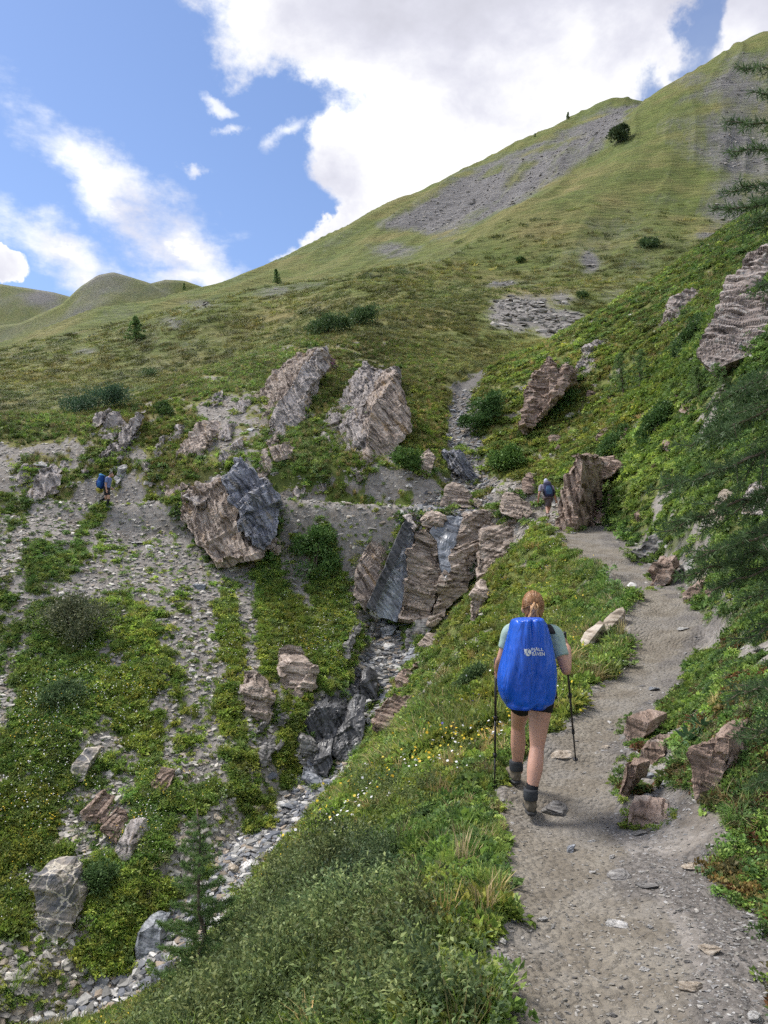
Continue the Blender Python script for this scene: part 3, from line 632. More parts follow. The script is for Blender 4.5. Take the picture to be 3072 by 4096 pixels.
outcrop('pale split rock on the slope just behind the man in blue', [D([(113,477),(118,468),(122,470),(120,481),(115,484)], (0,-.85,.5), (.1,.6,.3), NA, 'pale'), D([(108,470),(113,466),(117,468),(112,474)], (0,-.85,.5), (.1,.6,.3), NA, 'pale')], 'boulder')
# waterfall step
WN = (0, -.9, .42)
outcrop('banded brown rock step below the trail crossing, with a wet pale chute', [
 D([(390,508),(406,516),(404,524),(366,603),(353,588),(359,556),(374,532)], (.3,-.82,.5), (0,2.5,.6), NA, 'brown', Y=29.8),
 D([(410,525),(415,533),(409,566),(404,594),(397,614),(379,611),(371,598),(403,541)], (.2,-.92,.32), (0,1.8,.5), NA, 'bedw', Y=29.3, amp=.06),
 D([(415,532),(427,528),(440,544),(441,564),(443,575),(428,617),(397,614),(404,579),(411,549)], (-.12,-.92,.36), (0,2.2,.6), (.28,-.25,.92), 'bed', Y=28.8, amp=.26),
 D([(422,519),(440,513),(444,520),(432,534),(424,529)], WN, (0,2,.6), NB, 'bed', Y=30.4),
 D([(440,517),(468,517),(458,531),(451,564),(444,577),(439,562),(436,542),(430,532)], (.05,-.82,.57), (0,1.6,.5), (.3,-.2,.9), 'chute', Y=29.0, amp=.05),
 D([(463,514),(494,511),(501,531),(482,536),(477,557),(478,571),(466,585),(452,598),(434,615),(428,615),(444,577),(452,550)], (.18,-.92,.34), (0,2.2,.6), (-.35,-.2,.9), 'bed', Y=28.6, amp=.26),
 D([(506,524),(528,515),(522,538),(507,552),(478,578),(476,556),(483,534)], (-.05,-.8,.6), (0,2,.6), (-.4,-.3,.86), 'bed', Y=28.4),
 D([(404,517),(411,516),(418,526),(414,530)], (-.2,-.7,.7), (0,1.2,.2), NB, 'grey', Y=29.9),
 D([(405,520),(413,524),(374,604),(366,600)], (.2,-.92,.32), (0,.35,.1), NA, 'dark', Y=28.7, amp=.05, rough=.02, name='crack_shade')])  # thin dark strip added in front, standing in for the shade inside the crack
outcrop('brown rock point jutting between the trail crossing and the upper stream', [D([(440,505),(449,489),(456,487),(468,497),(472,506)], (-.1,-.8,.55), (.2,2,.6), NB, 'bed')])
outcrop('low grey rock rib to the right of the stream, just above the crossing', [D([(472,503),(482,494),(498,490),(506,500),(500,507),(480,508)], (.1,-.75,.65), (.2,1.6,.4), NB, 'bed'), D([(500,512),(506,498),(520,500),(533,512),(524,520)], (.1,-.7,.7), (.2,1.6,.4), NB, 'bed')])
outcrop('dark leaning slab on the left bank of the upper stream', [D([(455,452),(460,448),(473,462),(481,478),(476,482),(466,474)], (.5,-.7,.5), (-.8,1,.3), (.8,-.3,.5), 'blue')])
outcrop('tan boulder in grass left of the upper stream', [D([(418,470),(420,456),(429,450),(436,460),(432,472),(424,475)], (0,-.85,.5), (.1,1,.4), NB, 'bed')], 'boulder')
outcrop('rounded brown boulder in the herbs right below the rock step', [D([(468,608),(471,596),(479,590),(486,594),(485,606),(477,621),(470,618)], (-.1,-.88,.45), (.2,1.,.4), NB, 'bed')], 'boulder')
outcrop('dark knobbly rock at the right of the pool under the rock step', [D([(407,632),(414,622),(429,619),(432,629),(418,640),(409,645)], (-.3,-.8,.5), (.6,1,.3), NA, 'shale')], 'boulder')
outcrop('pinkish brown rock beside the stream below the rock step', [D([(418,642),(426,634),(439,636),(438,644),(423,651)], (-.3,-.8,.5), (.6,1,.3), NB, 'bed')], 'boulder')
outcrop('brown rock wall on the right bank of the lower stream', [D([(394,680),(412,660),(423,656),(430,666),(429,682),(413,692),(397,694)], (-.45,-.8,.4), (1.6,1,-.6), NB, 'red', Y=23.5), D([(371,728),(375,708),(386,696),(416,692),(415,703),(394,716),(386,730)], (-.45,-.75,.5), (1.6,1,-.6), NB, 'red', Y=21.5)])
outcrop('dark layered slate ledge left of the wet chute in the lower stream', [D([(304,722),(316,709),(331,706),(349,716),(347,726),(329,747),(320,744),(306,734)], (.3,-.85,.45), (-.4,1.6,.6), NA, 'dark', amp=.18), D([(296,758),(303,738),(316,748),(322,768),(312,776)], (.3,-.8,.5), (-.4,1.2,.4), NA, 'shale')])
outcrop('wet rounded slate hump in the middle of the lower stream', [D([(354,714),(365,717),(364,733),(359,749),(346,759),(333,750),(337,735),(346,723)], (-.1,-.8,.6), (0,1.2,.5), NA, 'dark', amp=.12)], 'boulder')
outcrop('square dark wet boulder below the slate hump', [D([(314,760),(331,754),(334,763),(328,777),(314,773)], (0,-.9,.42), (0,.9,.3), NA, 'dark', amp=.1)], 'boulder')
outcrop('flat layered dark slab lying below the square wet boulder', [D([(300,779),(302,769),(322,779),(323,786),(309,787)], (.1,-.8,.6), (0,.8,.3), NA, 'slate', amp=.1)], 'boulder')
outcrop('left of two dark boulders jammed in the middle stream', [D([(339,691),(352,683),(359,690),(357,701),(346,700)], (-.2,-.85,.45), (0,1,.4), NA, 'dark', amp=.12)], 'boulder')
outcrop('right of two dark boulders jammed in the middle stream', [D([(360,685),(366,680),(376,686),(377,699),(370,705),(360,704)], (.1,-.9,.4), (0,1,.4), NA, 'dark', amp=.12)], 'boulder')
outcrop('square brown slab set in scree on the left bank', [D([(279,680),(281,666),(293,660),(310,662),(317,671),(315,684),(300,694),(284,689)], (.25,-.85,.45), (-.4,1.2,.5), (.2,-.2,.95), 'bed')])
outcrop('tall brown slab further left in the scree of the left bank', [D([(241,690),(256,686),(272,698),(270,718),(266,722),(246,709)], (.2,-.82,.5), (-.3,1.2,.5), (.2,-.2,.95), 'bed')])
# right side
outcrop('reddish brown blocky cliff with level layers in the right slope', [
 D([(521,407),(524,385),(540,367),(549,357),(557,374),(566,366),(575,372),(568,385),(556,400),(539,417),(524,426)], (-.25,-.88,.38), (.8,2.6,.8), (.12,.05,.99), 'red', amp=.3, joint=.9, lift=1.3),
 D([(560,368),(575,368),(588,345),(606,340),(604,361),(590,371),(573,380)], (-.1,-.85,.5), (.6,2.2,.6), (.12,.05,.99), 'grey')])
outcrop('tall brown cliff of upright slabs beside the man in the grey cap', [
 D([(563,478),(576,451),(583,462),(580,500),(574,526),(560,529),(556,504)], (-.55,-.8,.2), (1.4,1.8,.3), NV, 'redv', amp=.3, joint=.9),
 D([(582,460),(600,462),(621,469),(600,482),(597,494),(589,515),(574,526),(579,498)], (-.05,-.9,.4), (.8,2,.6), (.3,.1,.95), 'red', amp=.28)])
outcrop('low tan rocks in the slope above the upright cliff', [D([(593,439),(599,428),(619,422),(617,434),(603,443)], (-.2,-.8,.55), (.4,1.4,.4), NB, 'red'), D([(549,441),(559,430),(588,419),(593,413),(584,430),(560,441)], (-.2,-.7,.65), (.4,1.2,.4), NB, 'red')])
outcrop('purplish rock knob with green cushions on the right skyline slope', [D([(657,338),(664,314),(673,300),(690,287),(711,294),(705,305),(684,309),(683,320),(675,331)], (-.35,-.8,.5), (.8,2,.6), (.4,0,.9), 'big', amp=.3)])
outcrop('huge purple brown crag with white lichen at the right edge', [
 D([(698,352),(713,317),(729,300),(760,292),(830,290),(830,345),(750,350),(712,364)], (-.38,-.62,.68), (1.4,2.2,.2), (.55,.1,.83), 'big', amp=.3, lift=3.2),
 D([(716,306),(725,281),(736,273),(750,256),(775,248),(830,250),(830,300),(746,300),(723,311)], (-.38,-.66,.64), (1.5,2.2,.2), (.45,.1,.88), 'big', amp=.3, lift=3.2)])
outcrop('pale slab rock over a dark hollow behind the larch branches', [D([(712,515),(721,496),(739,503),(736,515),(726,524)], (-.3,-.8,.5), (.6,1.1,.3), (.6,-.3,.7), 'tanst'), D([(738,498),(752,488),(770,496),(768,514),(742,512)], (-.4,-.7,.6), (.6,1,.3), NB, 'grey')])
outcrop('pale flat slab lying on the bank right of the trail bend', [D([(684,565),(694,555),(705,551),(721,562),(705,570),(688,572)], (-.1,-.5,.85), (.1,.5,-.3), NB, 'pale', amp=.08, lift=.3)], 'boulder')
outcrop('squared brown block at the inner edge of the trail bend', [D([(650,578),(654,565),(671,561),(673,570),(666,582),(652,586)], (-.3,-.85,.4), (.5,.9,.2), NB, 'red')], 'boulder')
outcrop('broken shale ledges at the foot of the bank beside the trail', [D([(628,553),(640,541),(655,535),(664,546),(655,556),(640,560)], (-.3,-.7,.65), (.8,1,.2), NB, 'shale'), D([(684,592),(690,586),(700,584),(705,592),(695,600),(686,600)], (-.3,-.8,.5), (.5,.6,.2), NB, 'red'), D([(705,592),(722,582),(735,586),(728,600),(712,604)], (-.3,-.8,.5), (.5,.6,.2), NB, 'red')])
outcrop('big reddish squared rock face in the bank at the right', [
 D([(688,754),(700,741),(730,733),(732,742),(723,777),(713,789),(697,792),(693,770)], (-.35,-.9,.25), (.5,.6,.06), NB, 'redv', amp=.12, Y=4.95),
 D([(731,737),(752,745),(750,765),(724,776)], (.1,-.95,.25), (.4,.6,.06), NB, 'redv', amp=.12, Y=5.0)], 'boulder')
outcrop('upright brown plate of rock at the right edge of the trail', [D([(623,760),(638,764),(636,775),(622,798),(616,791)], (-.5,-.8,.3), (.14,.16,.0), (.9,-.3,.2), 'redv', amp=.1)], 'boulder')
outcrop('brown block behind the upright plate beside the trail', [D([(640,748),(647,745),(668,747),(667,757),(650,766),(636,763)], (-.2,-.85,.45), (.2,.3,.05), NB, 'redv', amp=.1)], 'boulder')
outcrop('thin dark ledge slab under the gravel shelf right of the trail', [D([(629,811),(674,816),(673,822),(636,827),(629,826)], (-.2,-.9,.35), (.12,.3,.04), NB, 'redv', amp=.1)], 'boulder')
outcrop('brown broken rock under grass at the trail edge ahead of the right pole', [D([(624,731),(629,719),(647,723),(646,734),(633,743),(626,741)], (-.4,-.85,.35), (.3,.3,.05), NB, 'redv', amp=.12)], 'boulder')
outcrop('long weathered slabs lying in the grass right of the woman', [D([(590,640),(606,619),(622,609),(623,613),(610,628),(596,643)], (-.3,-.5,.8), (.2,.3,-.3), (-.4,-.4,.8), 'tanst', lift=.2, amp=.12), D([(574,655),(585,633),(600,620),(604,623),(590,640),(579,657)], (-.3,-.5,.8), (.2,.3,-.3), (-.4,-.4,.8), 'tanst', lift=.2, amp=.12)])
outcrop('big leaning boulder with quartz veins on the lower left slope', [D([(30,885),(35,876),(54,877),(62,890),(72,909),(70,925),(60,937),(49,935),(40,920),(34,902)], (.1,-.93,.35), (.1,.9,.2), NB, 'vein', amp=.16)], 'boulder')
outcrop('striped blue grey slab beside the young larch in the stream', [D([(136,948),(138,933),(151,926),(161,930),(159,950),(147,957),(138,959)], (.1,-.85,.5), (.1,.5,.2), (.95,-.1,.25), 'slate', amp=.07)], 'boulder')
outcrop('smooth grey slab sloping into the near bank below the young larch', [D([(132,1006),(155,969),(168,963),(165,979),(151,995),(134,1011)], (-.3,-.7,.65), (.4,.6,-.1), NA, 'blue', amp=.05, Y=15)], 'boulder')
outcrop('grey rock with a white quartz cross on the flowery slope', [D([(69,771),(73,763),(90,762),(84,780),(76,782)], (.1,-.85,.5), (.1,.5,.3), NB, 'vein', amp=.08)], 'boulder')
outcrop('upper of two brown blocks in the rocky patch of the left slope', [D([(84,813),(91,809),(103,815),(101,825),(88,820)], (.1,-.85,.5), (.1,.6,.3), (-.4,-.3,.85), 'red')], 'boulder')
outcrop('lower of two brown blocks in the rocky patch of the left slope', [D([(99,831),(102,822),(117,829),(119,840),(116,845)], (.1,-.85,.5), (.1,.6,.3), (-.4,-.3,.85), 'red')], 'boulder')
outcrop('knobbly grey rock below the two brown blocks on the left slope', [D([(115,849),(119,841),(131,841),(133,850),(127,858),(119,856)], (.1,-.85,.5), (.1,.6,.3), NB, 'grey')], 'boulder')
outcrop('layered brown ledge in the herbs right of the rocky patch', [D([(148,786),(152,781),(163,783),(171,788),(165,793),(150,790)], (.1,-.8,.6), (.1,.5,.3), (-.3,-.3,.9), 'red')], 'boulder')

# small parallel blades of rock poking out of the slopes
rs_ = random.Random(4)
def blades(spots, mat, where, w=(6, 12)):
    for i, (px, py) in enumerate(spots):
        a = rs_.uniform(*w); hgt_ = a * rs_.uniform(.7, 1.3); sl_ = rs_.uniform(.35, .6)
        poly = [(px - a * .5, py), (px - a * .5 + hgt_ * sl_ * .9, py - hgt_), (px - a * .1 + hgt_ * sl_, py - hgt_ * 1.08), (px + a * .45, py - hgt_ * .35), (px + a * .3, py + hgt_ * .18), (px - a * .1, py + hgt_ * .3)]
        outcrop('small tilted slab poking out of ' + where, [D(poly, (-.15, -.72, .66), (.25, .9, .4), NA, mat, amp=.2)], 'rock_fin', 'rock', 'small tilted slabs in ' + where)
blades([(52, 492), (70, 486), (84, 474), (60, 470), (146, 470), (158, 452), (176, 436), (226, 436), (236, 452), (222, 462), (118, 462), (20, 480), (300, 492), (322, 488), (214, 402), (240, 410), (150, 484)], 'grey', 'the rocky ground above the upper trail')
blades([(545, 500), (530, 488), (515, 500), (600, 520), (612, 506), (640, 520), (655, 470), (668, 452), (590, 398), (612, 396), (676, 400), (690, 415), (628, 438), (560, 452)], 'red', 'the green slope right of the stream')
blades([(262, 762), (276, 752), (352, 640), (345, 655), (258, 735), (283, 725)], 'shale', 'the left bank of the lower stream')
# ---- loose stones
def hull(seed, flat, n=13):
    r = np.random.default_rng(seed); bm = bmesh.new()
    for p in r.normal(size=(n, 3)):
        p = np.sign(p) * np.abs(p / np.abs(p).max())**.75 * r.uniform(.75, 1) * np.array([.5, .36, .5 * flat]); bm.verts.new(p)
    bmesh.ops.convex_hull(bm, input=bm.verts[:]); bmesh.ops.delete(bm, geom=[v for v in bm.verts if not v.link_faces], context='VERTS')
    return bm
SMALL = [bm_mesh('stone', hull(100 + i, (.3, .45, .65)[i % 3])) for i in range(9)]
BIG = []
for i in range(8):
    bm = hull(200 + i, (.35, .5, .7, .28)[i % 4], 15); bmesh.ops.bevel(bm, geom=bm.edges[:], offset=.025, segments=1, affect='EDGES'); densify(bm, .11); strata(bm, (.15, .1, 1), .12, .02, i, .6, .03); BIG.append(bm_mesh('stone', bm))
def stone(px, py, wpx, mat, label, group=None, hgt=1., big=True, yaw=None, name='stone', sink=.22, tilt=.35, k=None, onp3=None):
    p = hit(px, py) if onp3 is None else onp3
    k = random.randrange(99) if k is None else k
    src = (BIG if big else SMALL)[k % (8 if big else 9)]
    key = src.name + mat; me = bpy.data.meshes.get(key)
    if me is None: me = src.copy(); me.name = key; me.materials.clear(); me.materials.append(M[mat])
    s = wpx * p[1] / F; o = obj(name, me)
    u_ = p[0] / p[1]; i_ = np.clip(np.searchsorted(LG, math.log(p[1])), 0, NL - 1); j_ = np.clip(np.searchsorted(UG, u_), 0, NU - 1)
    nn = Vector(NRM[i_, j_]).lerp(Vector((0, 0, 1)), .35).normalized() + Vector((random.uniform(-tilt, tilt), random.uniform(-tilt, tilt), 0)) * .5
    q = nn.normalized().to_track_quat('Z', 'Y') @ Matrix.Rotation(random.uniform(0, 6.3) if yaw is None else R(yaw), 3, 'Z').to_quaternion()
    o.rotation_euler = q.to_euler(); o.scale = (s, s * random.uniform(.85, 1.15), s * hgt)
    zc = s * hgt * (.5 * (.3, .45, .65)[k % 3] if not big else .5 * (.35, .5, .7, .28)[k % 4]); o.location = (p[0], p[1], p[2] + zc * .55)
    return tag(o, label, 'stone', group)
for a in [
 (398,1.0,0,0), ]: pass
for px, py, w, mat, hg, lab in [
 (556,812,36,'shale',.5,'long flat grey stone lying on the trail by the woman\'s right boot'), (560,755,26,'tanst',.4,'flat tan slab set across the trail ahead of the woman'),
 (495,762,17,'tanst',.9,'pale tan rock at the left trail edge behind the left pole'), (488,771,11,'pale',.7,'white flat stone just below the tan rock at the trail edge'),
 (632,587,17,'white',.5,'large white stone lying at the trail bend'), (617,926,25,'pale',.5,'pale pinkish flat stone in the middle of the near trail'),
 (708,950,26,'tanst',.6,'big triangular tan plate at the lower right of the trail'), (692,988,26,'tanst',.4,'flat yellowish stone below the triangular plate'),
 (644,970,12,'pale',.8,'small rounded pale stone on the near trail'), (571,851,15,'slate',.6,'blue grey flat stone on the trail below the long flat stone'),
 (649,928,10,'pale',.6,'white chip on the trail right of the pinkish flat stone'), (592,842,9,'pale',.6,'small pale flake right of the blue grey flat stone'),
 (612,858,8,'pale',.7,'pale flake near the foot of the shale ledge'), (620,878,30,'shale',.4,'low shale ledge plate breaking through the near trail'),
 (645,886,26,'shale',.4,'second low shale plate to the right of the near trail'), (690,868,18,'tanst',.6,'pointed tan flake on the dark shale at the right'),
 (501,942,15,'pale',.7,'upper pale stone at the grassy left edge of the near trail'), (505,958,15,'pale',.7,'lower pale stone at the grassy left edge of the near trail'),
 (522,1004,12,'pale',.8,'pale stone at the bottom left edge of the trail'), (543,921,11,'pale',.6,'thin pale flake on the left half of the near trail'),
 (470,905,20,'pale',.5,'flat grey stone half sunk in grass left of the trail'), (477,868,14,'pale',.6,'pale stone in dry grass left of the trail'),
 (612,1016,10,'shale',.6,'grey pebble near the bottom of the trail'), (755,1020,18,'pale',.6,'pale stone in the bottom right corner'),
 (566,688,24,'shale',.4,'grey flat stone at the grass edge right of the woman'), (654,690,14,'slate',.4,'blue grey flake on the trail beyond the woman'),
 (640,735,14,'tanst',.9,'orange stone at the foot of the bank by the trail'), (605,748,9,'tanst',.9,'small rusty stone on the trail near the right pole'),
 (665,785,14,'pale',.5,'pale plate on the gravel shelf of the right bank'), (650,778,18,'slate',.5,'blue grey plate on the gravel shelf of the right bank'),
 (590,668,11,'pale',.5,'pale flake on the trail left edge beyond the woman'),(683,630,13,'pale',.4,'pale flat flake on the trail before the bend'),
 (414,612,22,'slate',.6,'large blue grey plate at the foot of the rock step'), (389,633,24,'slate',.6,'big blue slate block under the rock step'),
 (413,659,22,'slate',.5,'square blue slate plate in the middle of the stream'), (341,706,24,'pale',.5,'pale grey flat slab above the slate ledge'),
 (365,707,17,'white',.9,'round white quartz boulder above the slate hump'), (376,615,16,'white',.8,'white stone at the lower end of the dark channel'),
 (283,805,16,'white',1.,'cream coloured boulder in the lower stream'), (293,806,24,'slate',.6,'long blue slate plank leaning in the lower stream'),
 (249,868,14,'white',1.,'bright white quartz boulder right of the young larch'), (232,871,14,'tanst',.9,'rusty boulder left of the bright white quartz boulder'),
 (266,843,13,'slate',.9,'blue grey cube shaped boulder in the lower stream'), (235,852,13,'slate',.8,'dark blue boulder in the lower stream'),
 (258,812,16,'tanst',1.1,'tall tan boulder at the left of the lower stream'), (153,833,18,'pale',.7,'pale squared stone in the herbs of the left slope'),
 (183,842,13,'tanst',1.,'tan upright stone behind the tip of the young larch'), (58,842,13,'tanst',1.,'pointed tan stone standing in the lush left slope'),
 (79,898,20,'pale',.7,'flat pale slab right of the quartz veined boulder'), (107,912,13,'pale',.9,'pale angular stone below the round bush on the left slope'),
 (94,925,18,'tanst',.7,'cream stone right of the quartz veined boulder foot'), (110,922,13,'tanst',.5,'thin brown stone lying below the pale angular stone'),
 (62,852,11,'pale',.8,'small white stone above the quartz veined boulder'), (147,877,14,'tanst',.6,'tan flat stone left of the young larch'),
 (19,1010,18,'tanst',.7,'pinkish stone in the bottom left corner'), (2,812,22,'tanst',.6,'large tan stone at the left picture edge'),
 (219,796,20,'pale',.6,'long pale stone in scree left of the lower stream'), (148,670,16,'pale',.5,'pale flat stone on the flowery left slope'),
 (229,560,19,'white',.8,'tall white slab leaning under the blue grey outcrop'), (233,568,16,'white',.4,'flat white slab under the blue grey outcrop'),
 (42,465,17,'pale',.4,'long pale slab perched above the trail at the left'), (410,470,11,'pale',.5,'small pale slab on the tan boulder by the upper stream'),
 (410,486,12,'pale',.4,'pale plate lying above the trail near the crossing'), (388,500,9,'pale',.7,'pale stone on the inner edge of the trail near the crossing'),
 (640,424,15,'white',.4,'white plate in the right slope right of the larch sapling'), (570,415,20,'white',.4,'long white slab in the right slope'),
 (535,475,16,'white',.5,'white flat stone on the slope left of the upright cliff'), (634,315,12,'pale',.5,'grey stone on the grassy right ridge'),
 (537,303,16,'white',.4,'long white slab in the pale scree of the draw'), (118,552,15,'pale',.5,'pale slab in scree left of the blue grey outcrop'),
 (138,543,14,'pale',.5,'upper pale slab in the scree left of the blue grey outcrop'), (150,549,15,'pale',.5,'lower pale slab in the scree beside the blue grey outcrop'),
 (250,430,9,'white',.8,'white stone left of the grey brown slab ridge'), (200,588,15,'slate',.8,'pair like grey block in the scree under the outcrop'),
 (186,610,15,'tanst',.9,'rusty boulder in the scree of the left slope'), (155,672,12,'pale',.6,'second pale stone beside the flat stone on the flowery slope'),
 (192,672,9,'pale',.9,'white upright stone between the flower patches'),(210,680,9,'pale',.8,'white stone left of the tall brown slab'),(176,679,8,'white',.9,'small white square stone beside the scree strip')]:
    stone(px, py, w, mat, lab, hgt=hg)

def weight_pick(w, n, seed):
    r = np.random.default_rng(seed); cw = np.gradient(cols); p = (w * cw[None, :]).ravel(); c = np.cumsum(p); k = np.searchsorted(c, r.random(n) * c[-1])
    i, j = np.unravel_index(np.clip(k, 0, NU * NL - 1), (NL, NU)); i = np.clip(i, 0, NL - 2); j = np.clip(j, 0, NU - 2)
    a, b = r.random(n), r.random(n)
    Pn = np.stack([XX, YY, ZZ], -1)
    P = Pn[i, j] * ((1 - a) * (1 - b))[:, None] + Pn[i, j + 1] * (a * (1 - b))[:, None] + Pn[i + 1, j] * ((1 - a) * b)[:, None] + Pn[i + 1, j + 1] * (a * b)[:, None]
    return P, NRM[i, j], (i, j)
INF0 = (PX > -5) & (PX < 773) & (PY > -10) & (PY < 1030) & VIS; INF = (PX > -130) & (PX < 900) & (PY > -10) & (PY < 1160) & VIS; MORE = 1.24
def loose(w, n, sizes, mats, where, seed, big=False, hg=(.6, 1.)):
    P, _, _ = weight_pick(w, n, seed)
    for p in P:
        mt, adj = random.choices(mats, weights=[m[2] for m in mats])[0][:2]
        stone(0, 0, random.uniform(*sizes), mt, f'{adj} {where}', f'{adj} {where}', hgt=random.uniform(*hg), big=big, onp3=p)
MX = [('pale', 'pale grey stone', 3), ('tanst', 'tan stone', 3), ('slate', 'blue grey slate stone', 4), ('white', 'white quartz stone', 1), ('dark', 'dark wet stone', 2)]
loose(gb * INF0 * (YY < 31), 85, (6, 14), MX, 'in the rubble of the lower stream bed', 3, True)
loose(gb * INF0 * (YY > 33.5) * (YY < 45), 24, (4, 8), MX, 'in the upper stream above the trail', 4, True)
loose(left * (G < .5) * INF0 * (1 - gb), 30, (4, 9), MX[:2], 'lying on the scree of the left slope', 5, True)
loose(up * (G < .6) * INF0, 12, (4, 8), MX[:2], 'on the slope above the upper trail', 6, True)
loose(onp * INF0 * (YY < 12), 14, (4, 9), [('pale', 'pale flake', 3), ('shale', 'grey flake', 3)], 'lying loose on the near trail', 7, False, (.35, .7))
loose((1 - onp) * (TE < .5) * (TS > 0) * INF0 * (YY < 9), 20, (6, 13), [('pale', 'pale chip', 3), ('slate', 'grey slate chip', 2)], 'heaped along the left edge of the trail', 8, False)
loose((GS < 0) * (YY > 12) * (YY < 45) * (PX > 560) * (TE > 1) * INF0, 18, (4, 9), MX[:2], 'among the herbs of the right slope', 9, True)

# ---- countless small rubble, as scattered instances
def variant_coll(name, meshes, mat):
    c = bpy.data.collections.new(name)
    for me in meshes:
        me = me.copy(); me.materials.clear(); me.materials.append(mat); obj(name, me, coll=c)
    return c
def scatter(name, P, Nn, scl, tint, coll, nvar, label, cat, align=.6, seed=0):
    r = np.random.default_rng(seed); n = len(P)
    upv = Nn * align + np.array([0, 0, 1.]) * (1 - align) + r.normal(size=(n, 3)) * .12; upv /= np.linalg.norm(upv, axis=1, keepdims=True)
    a = r.random(n) * 6.283; tg = np.stack([np.cos(a), np.sin(a), np.zeros(n)], -1); tg -= upv * (tg * upv).sum(1, keepdims=True); tg /= np.linalg.norm(tg, axis=1, keepdims=True)
    bt = np.cross(upv, tg)
    eul = np.stack([np.arctan2(bt[:, 2], upv[:, 2]), -np.arcsin(np.clip(tg[:, 2], -1, 1)), np.arctan2(tg[:, 1], tg[:, 0])], -1)
    me = bpy.data.meshes.new(name); me.vertices.add(n); me.vertices.foreach_set('co', P.astype(np.float32).ravel())
    put_attr(me, 'rot', 'FLOAT_VECTOR', eul.astype(np.float32)); put_attr(me, 'scl', 'FLOAT_VECTOR', np.asarray(scl, np.float32))
    put_attr(me, 'pick', 'INT', r.integers(0, nvar, n).astype(np.int32)); put_attr(me, 'tint', 'FLOAT_COLOR', np.concatenate([tint, np.ones((n, 1))], 1).astype(np.float32))
    ng = bpy.data.node_groups.new(name, 'GeometryNodeTree')
    ng.interface.new_socket('Geometry', in_out='INPUT', socket_type='NodeSocketGeometry'); ng.interface.new_socket('Geometry', in_out='OUTPUT', socket_type='NodeSocketGeometry')
    N, Lk = ng.nodes, ng.links; gi, go = N.new('NodeGroupInput'), N.new('NodeGroupOutput'); ip = N.new('GeometryNodeInstanceOnPoints'); ci = N.new('GeometryNodeCollectionInfo')
    ci.inputs[0].default_value = coll; ci.inputs['Separate Children'].default_value = True; ci.inputs['Reset Children'].default_value = True
    def na(nm, ty): x = N.new('GeometryNodeInputNamedAttribute'); x.data_type = ty; x.inputs[0].default_value = nm; return x.outputs[0]
    er = N.new('FunctionNodeEulerToRotation'); Lk.new(na('rot', 'FLOAT_VECTOR'), er.inputs[0])
    Lk.new(gi.outputs[0], ip.inputs['Points']); Lk.new(ci.outputs[0], ip.inputs['Instance']); ip.inputs['Pick Instance'].default_value = True
    Lk.new(na('pick', 'INT'), ip.inputs['Instance Index']); Lk.new(er.outputs[0], ip.inputs['Rotation']); Lk.new(na('scl', 'FLOAT_VECTOR'), ip.inputs['Scale'])
    Lk.new(ip.outputs[0], go.inputs[0])
    o = obj(name, me); o.modifiers.new('scatter', 'NODES').node_group = ng
    return tag(o, label, cat, kind='stuff')
def tints(n, pal, seed, var=.2):
    r = np.random.default_rng(seed); pal = np.array(pal); return pal[r.integers(0, len(pal), n)] * (1 + var * r.normal(size=(n, 1))).clip(.5, 1.6)
MT = tint_mat('rubble_stone'); CR = variant_coll('rubble', SMALL, MT)
PAL = [(0.340, 0.327, 0.306), (0.306, 0.246, 0.187), (0.145, 0.153, 0.174), (0.238, 0.230, 0.217), (0.085, 0.089, 0.098), (0.493, 0.476, 0.451), (0.187, 0.191, 0.204)]
def rubble(name, w, n, s0, s1, pal, label, seed, flat=.8):
    n = int(n * MORE); P, Nn, ij = weight_pick(w, n, seed); r = np.random.default_rng(seed + 1)
    s = (s0 + (s1 - s0) * r.random(n)**2.6) * np.clip(P[:, 1] / 16, .22, 1)**(.9 if name in ('shale_chips',) else 0); s = np.stack([s, s * r.uniform(.7, 1.1, n), s * r.uniform(.5, 1.0, n) * flat], -1)
    P[:, 2] += s[:, 2] * .12
    return scatter(name, P, Nn, s, tints(n, pal, seed), CR, 9, label, 'stones', .7, seed)
rubble('stream_rubble', gb * INF * (YY < 32), 5200, .08, .36, PAL, 'loose stone rubble filling the lower stream bed', 31)
rubble('stream_rubble', (gb + .8 * (np.hypot(PX - 455, (PY - 507) * 3) < 38)) * INF * (YY > 31.2) * (YY < 46), 1900, .1, .38, PAL, 'loose stone rubble of the upper stream and trail crossing', 33)
rubble('scree_gravel', left * np.clip(.62 - G, 0, 1) * INF * (1 - gb) * (1 - onp), 9000, .06, .3, [(0.525, 0.488, 0.431), (0.340, 0.315, 0.277), (0.274, 0.253, 0.220), (0.227, 0.211, 0.194), (0.397, 0.369, 0.327), (0.312, 0.261, 0.202)], 'pale scree chips covering the bare strips of the left slope', 35)
rubble('scree_gravel', (up | rt) * np.clip(.6 - G, 0, 1) * INF * (1 - gb) * (1 - onp), 5000, .05, .24, [(0.525, 0.488, 0.431), (0.340, 0.315, 0.277), (0.274, 0.253, 0.220), (0.312, 0.261, 0.202)], 'pale scree chips on the bare ground above the upper trail', 37)
rubble('path_gravel', np.clip(onp + dark, 0, 1) * INF * (YY < 14), 6500, .006, .028, [(.24, .22, .19), (.18, .17, .15), (.14, .13, .12), (.33, .31, .28)], 'small gravel and grit strewn over the near trail', 39)
rubble('shale_chips', np.clip(dark * (1 - .8 * onp) + (1 - onp) * (TE < .4) * (TS > 0) * .8, 0, 1) * INF * (YY < 28), 5200, .02, .12, [(.14, .135, .13), (.2, .195, .19), (.3, .29, .28), (.30, .29, .28)], 'grey shale chips along both edges of the trail', 41, .5)
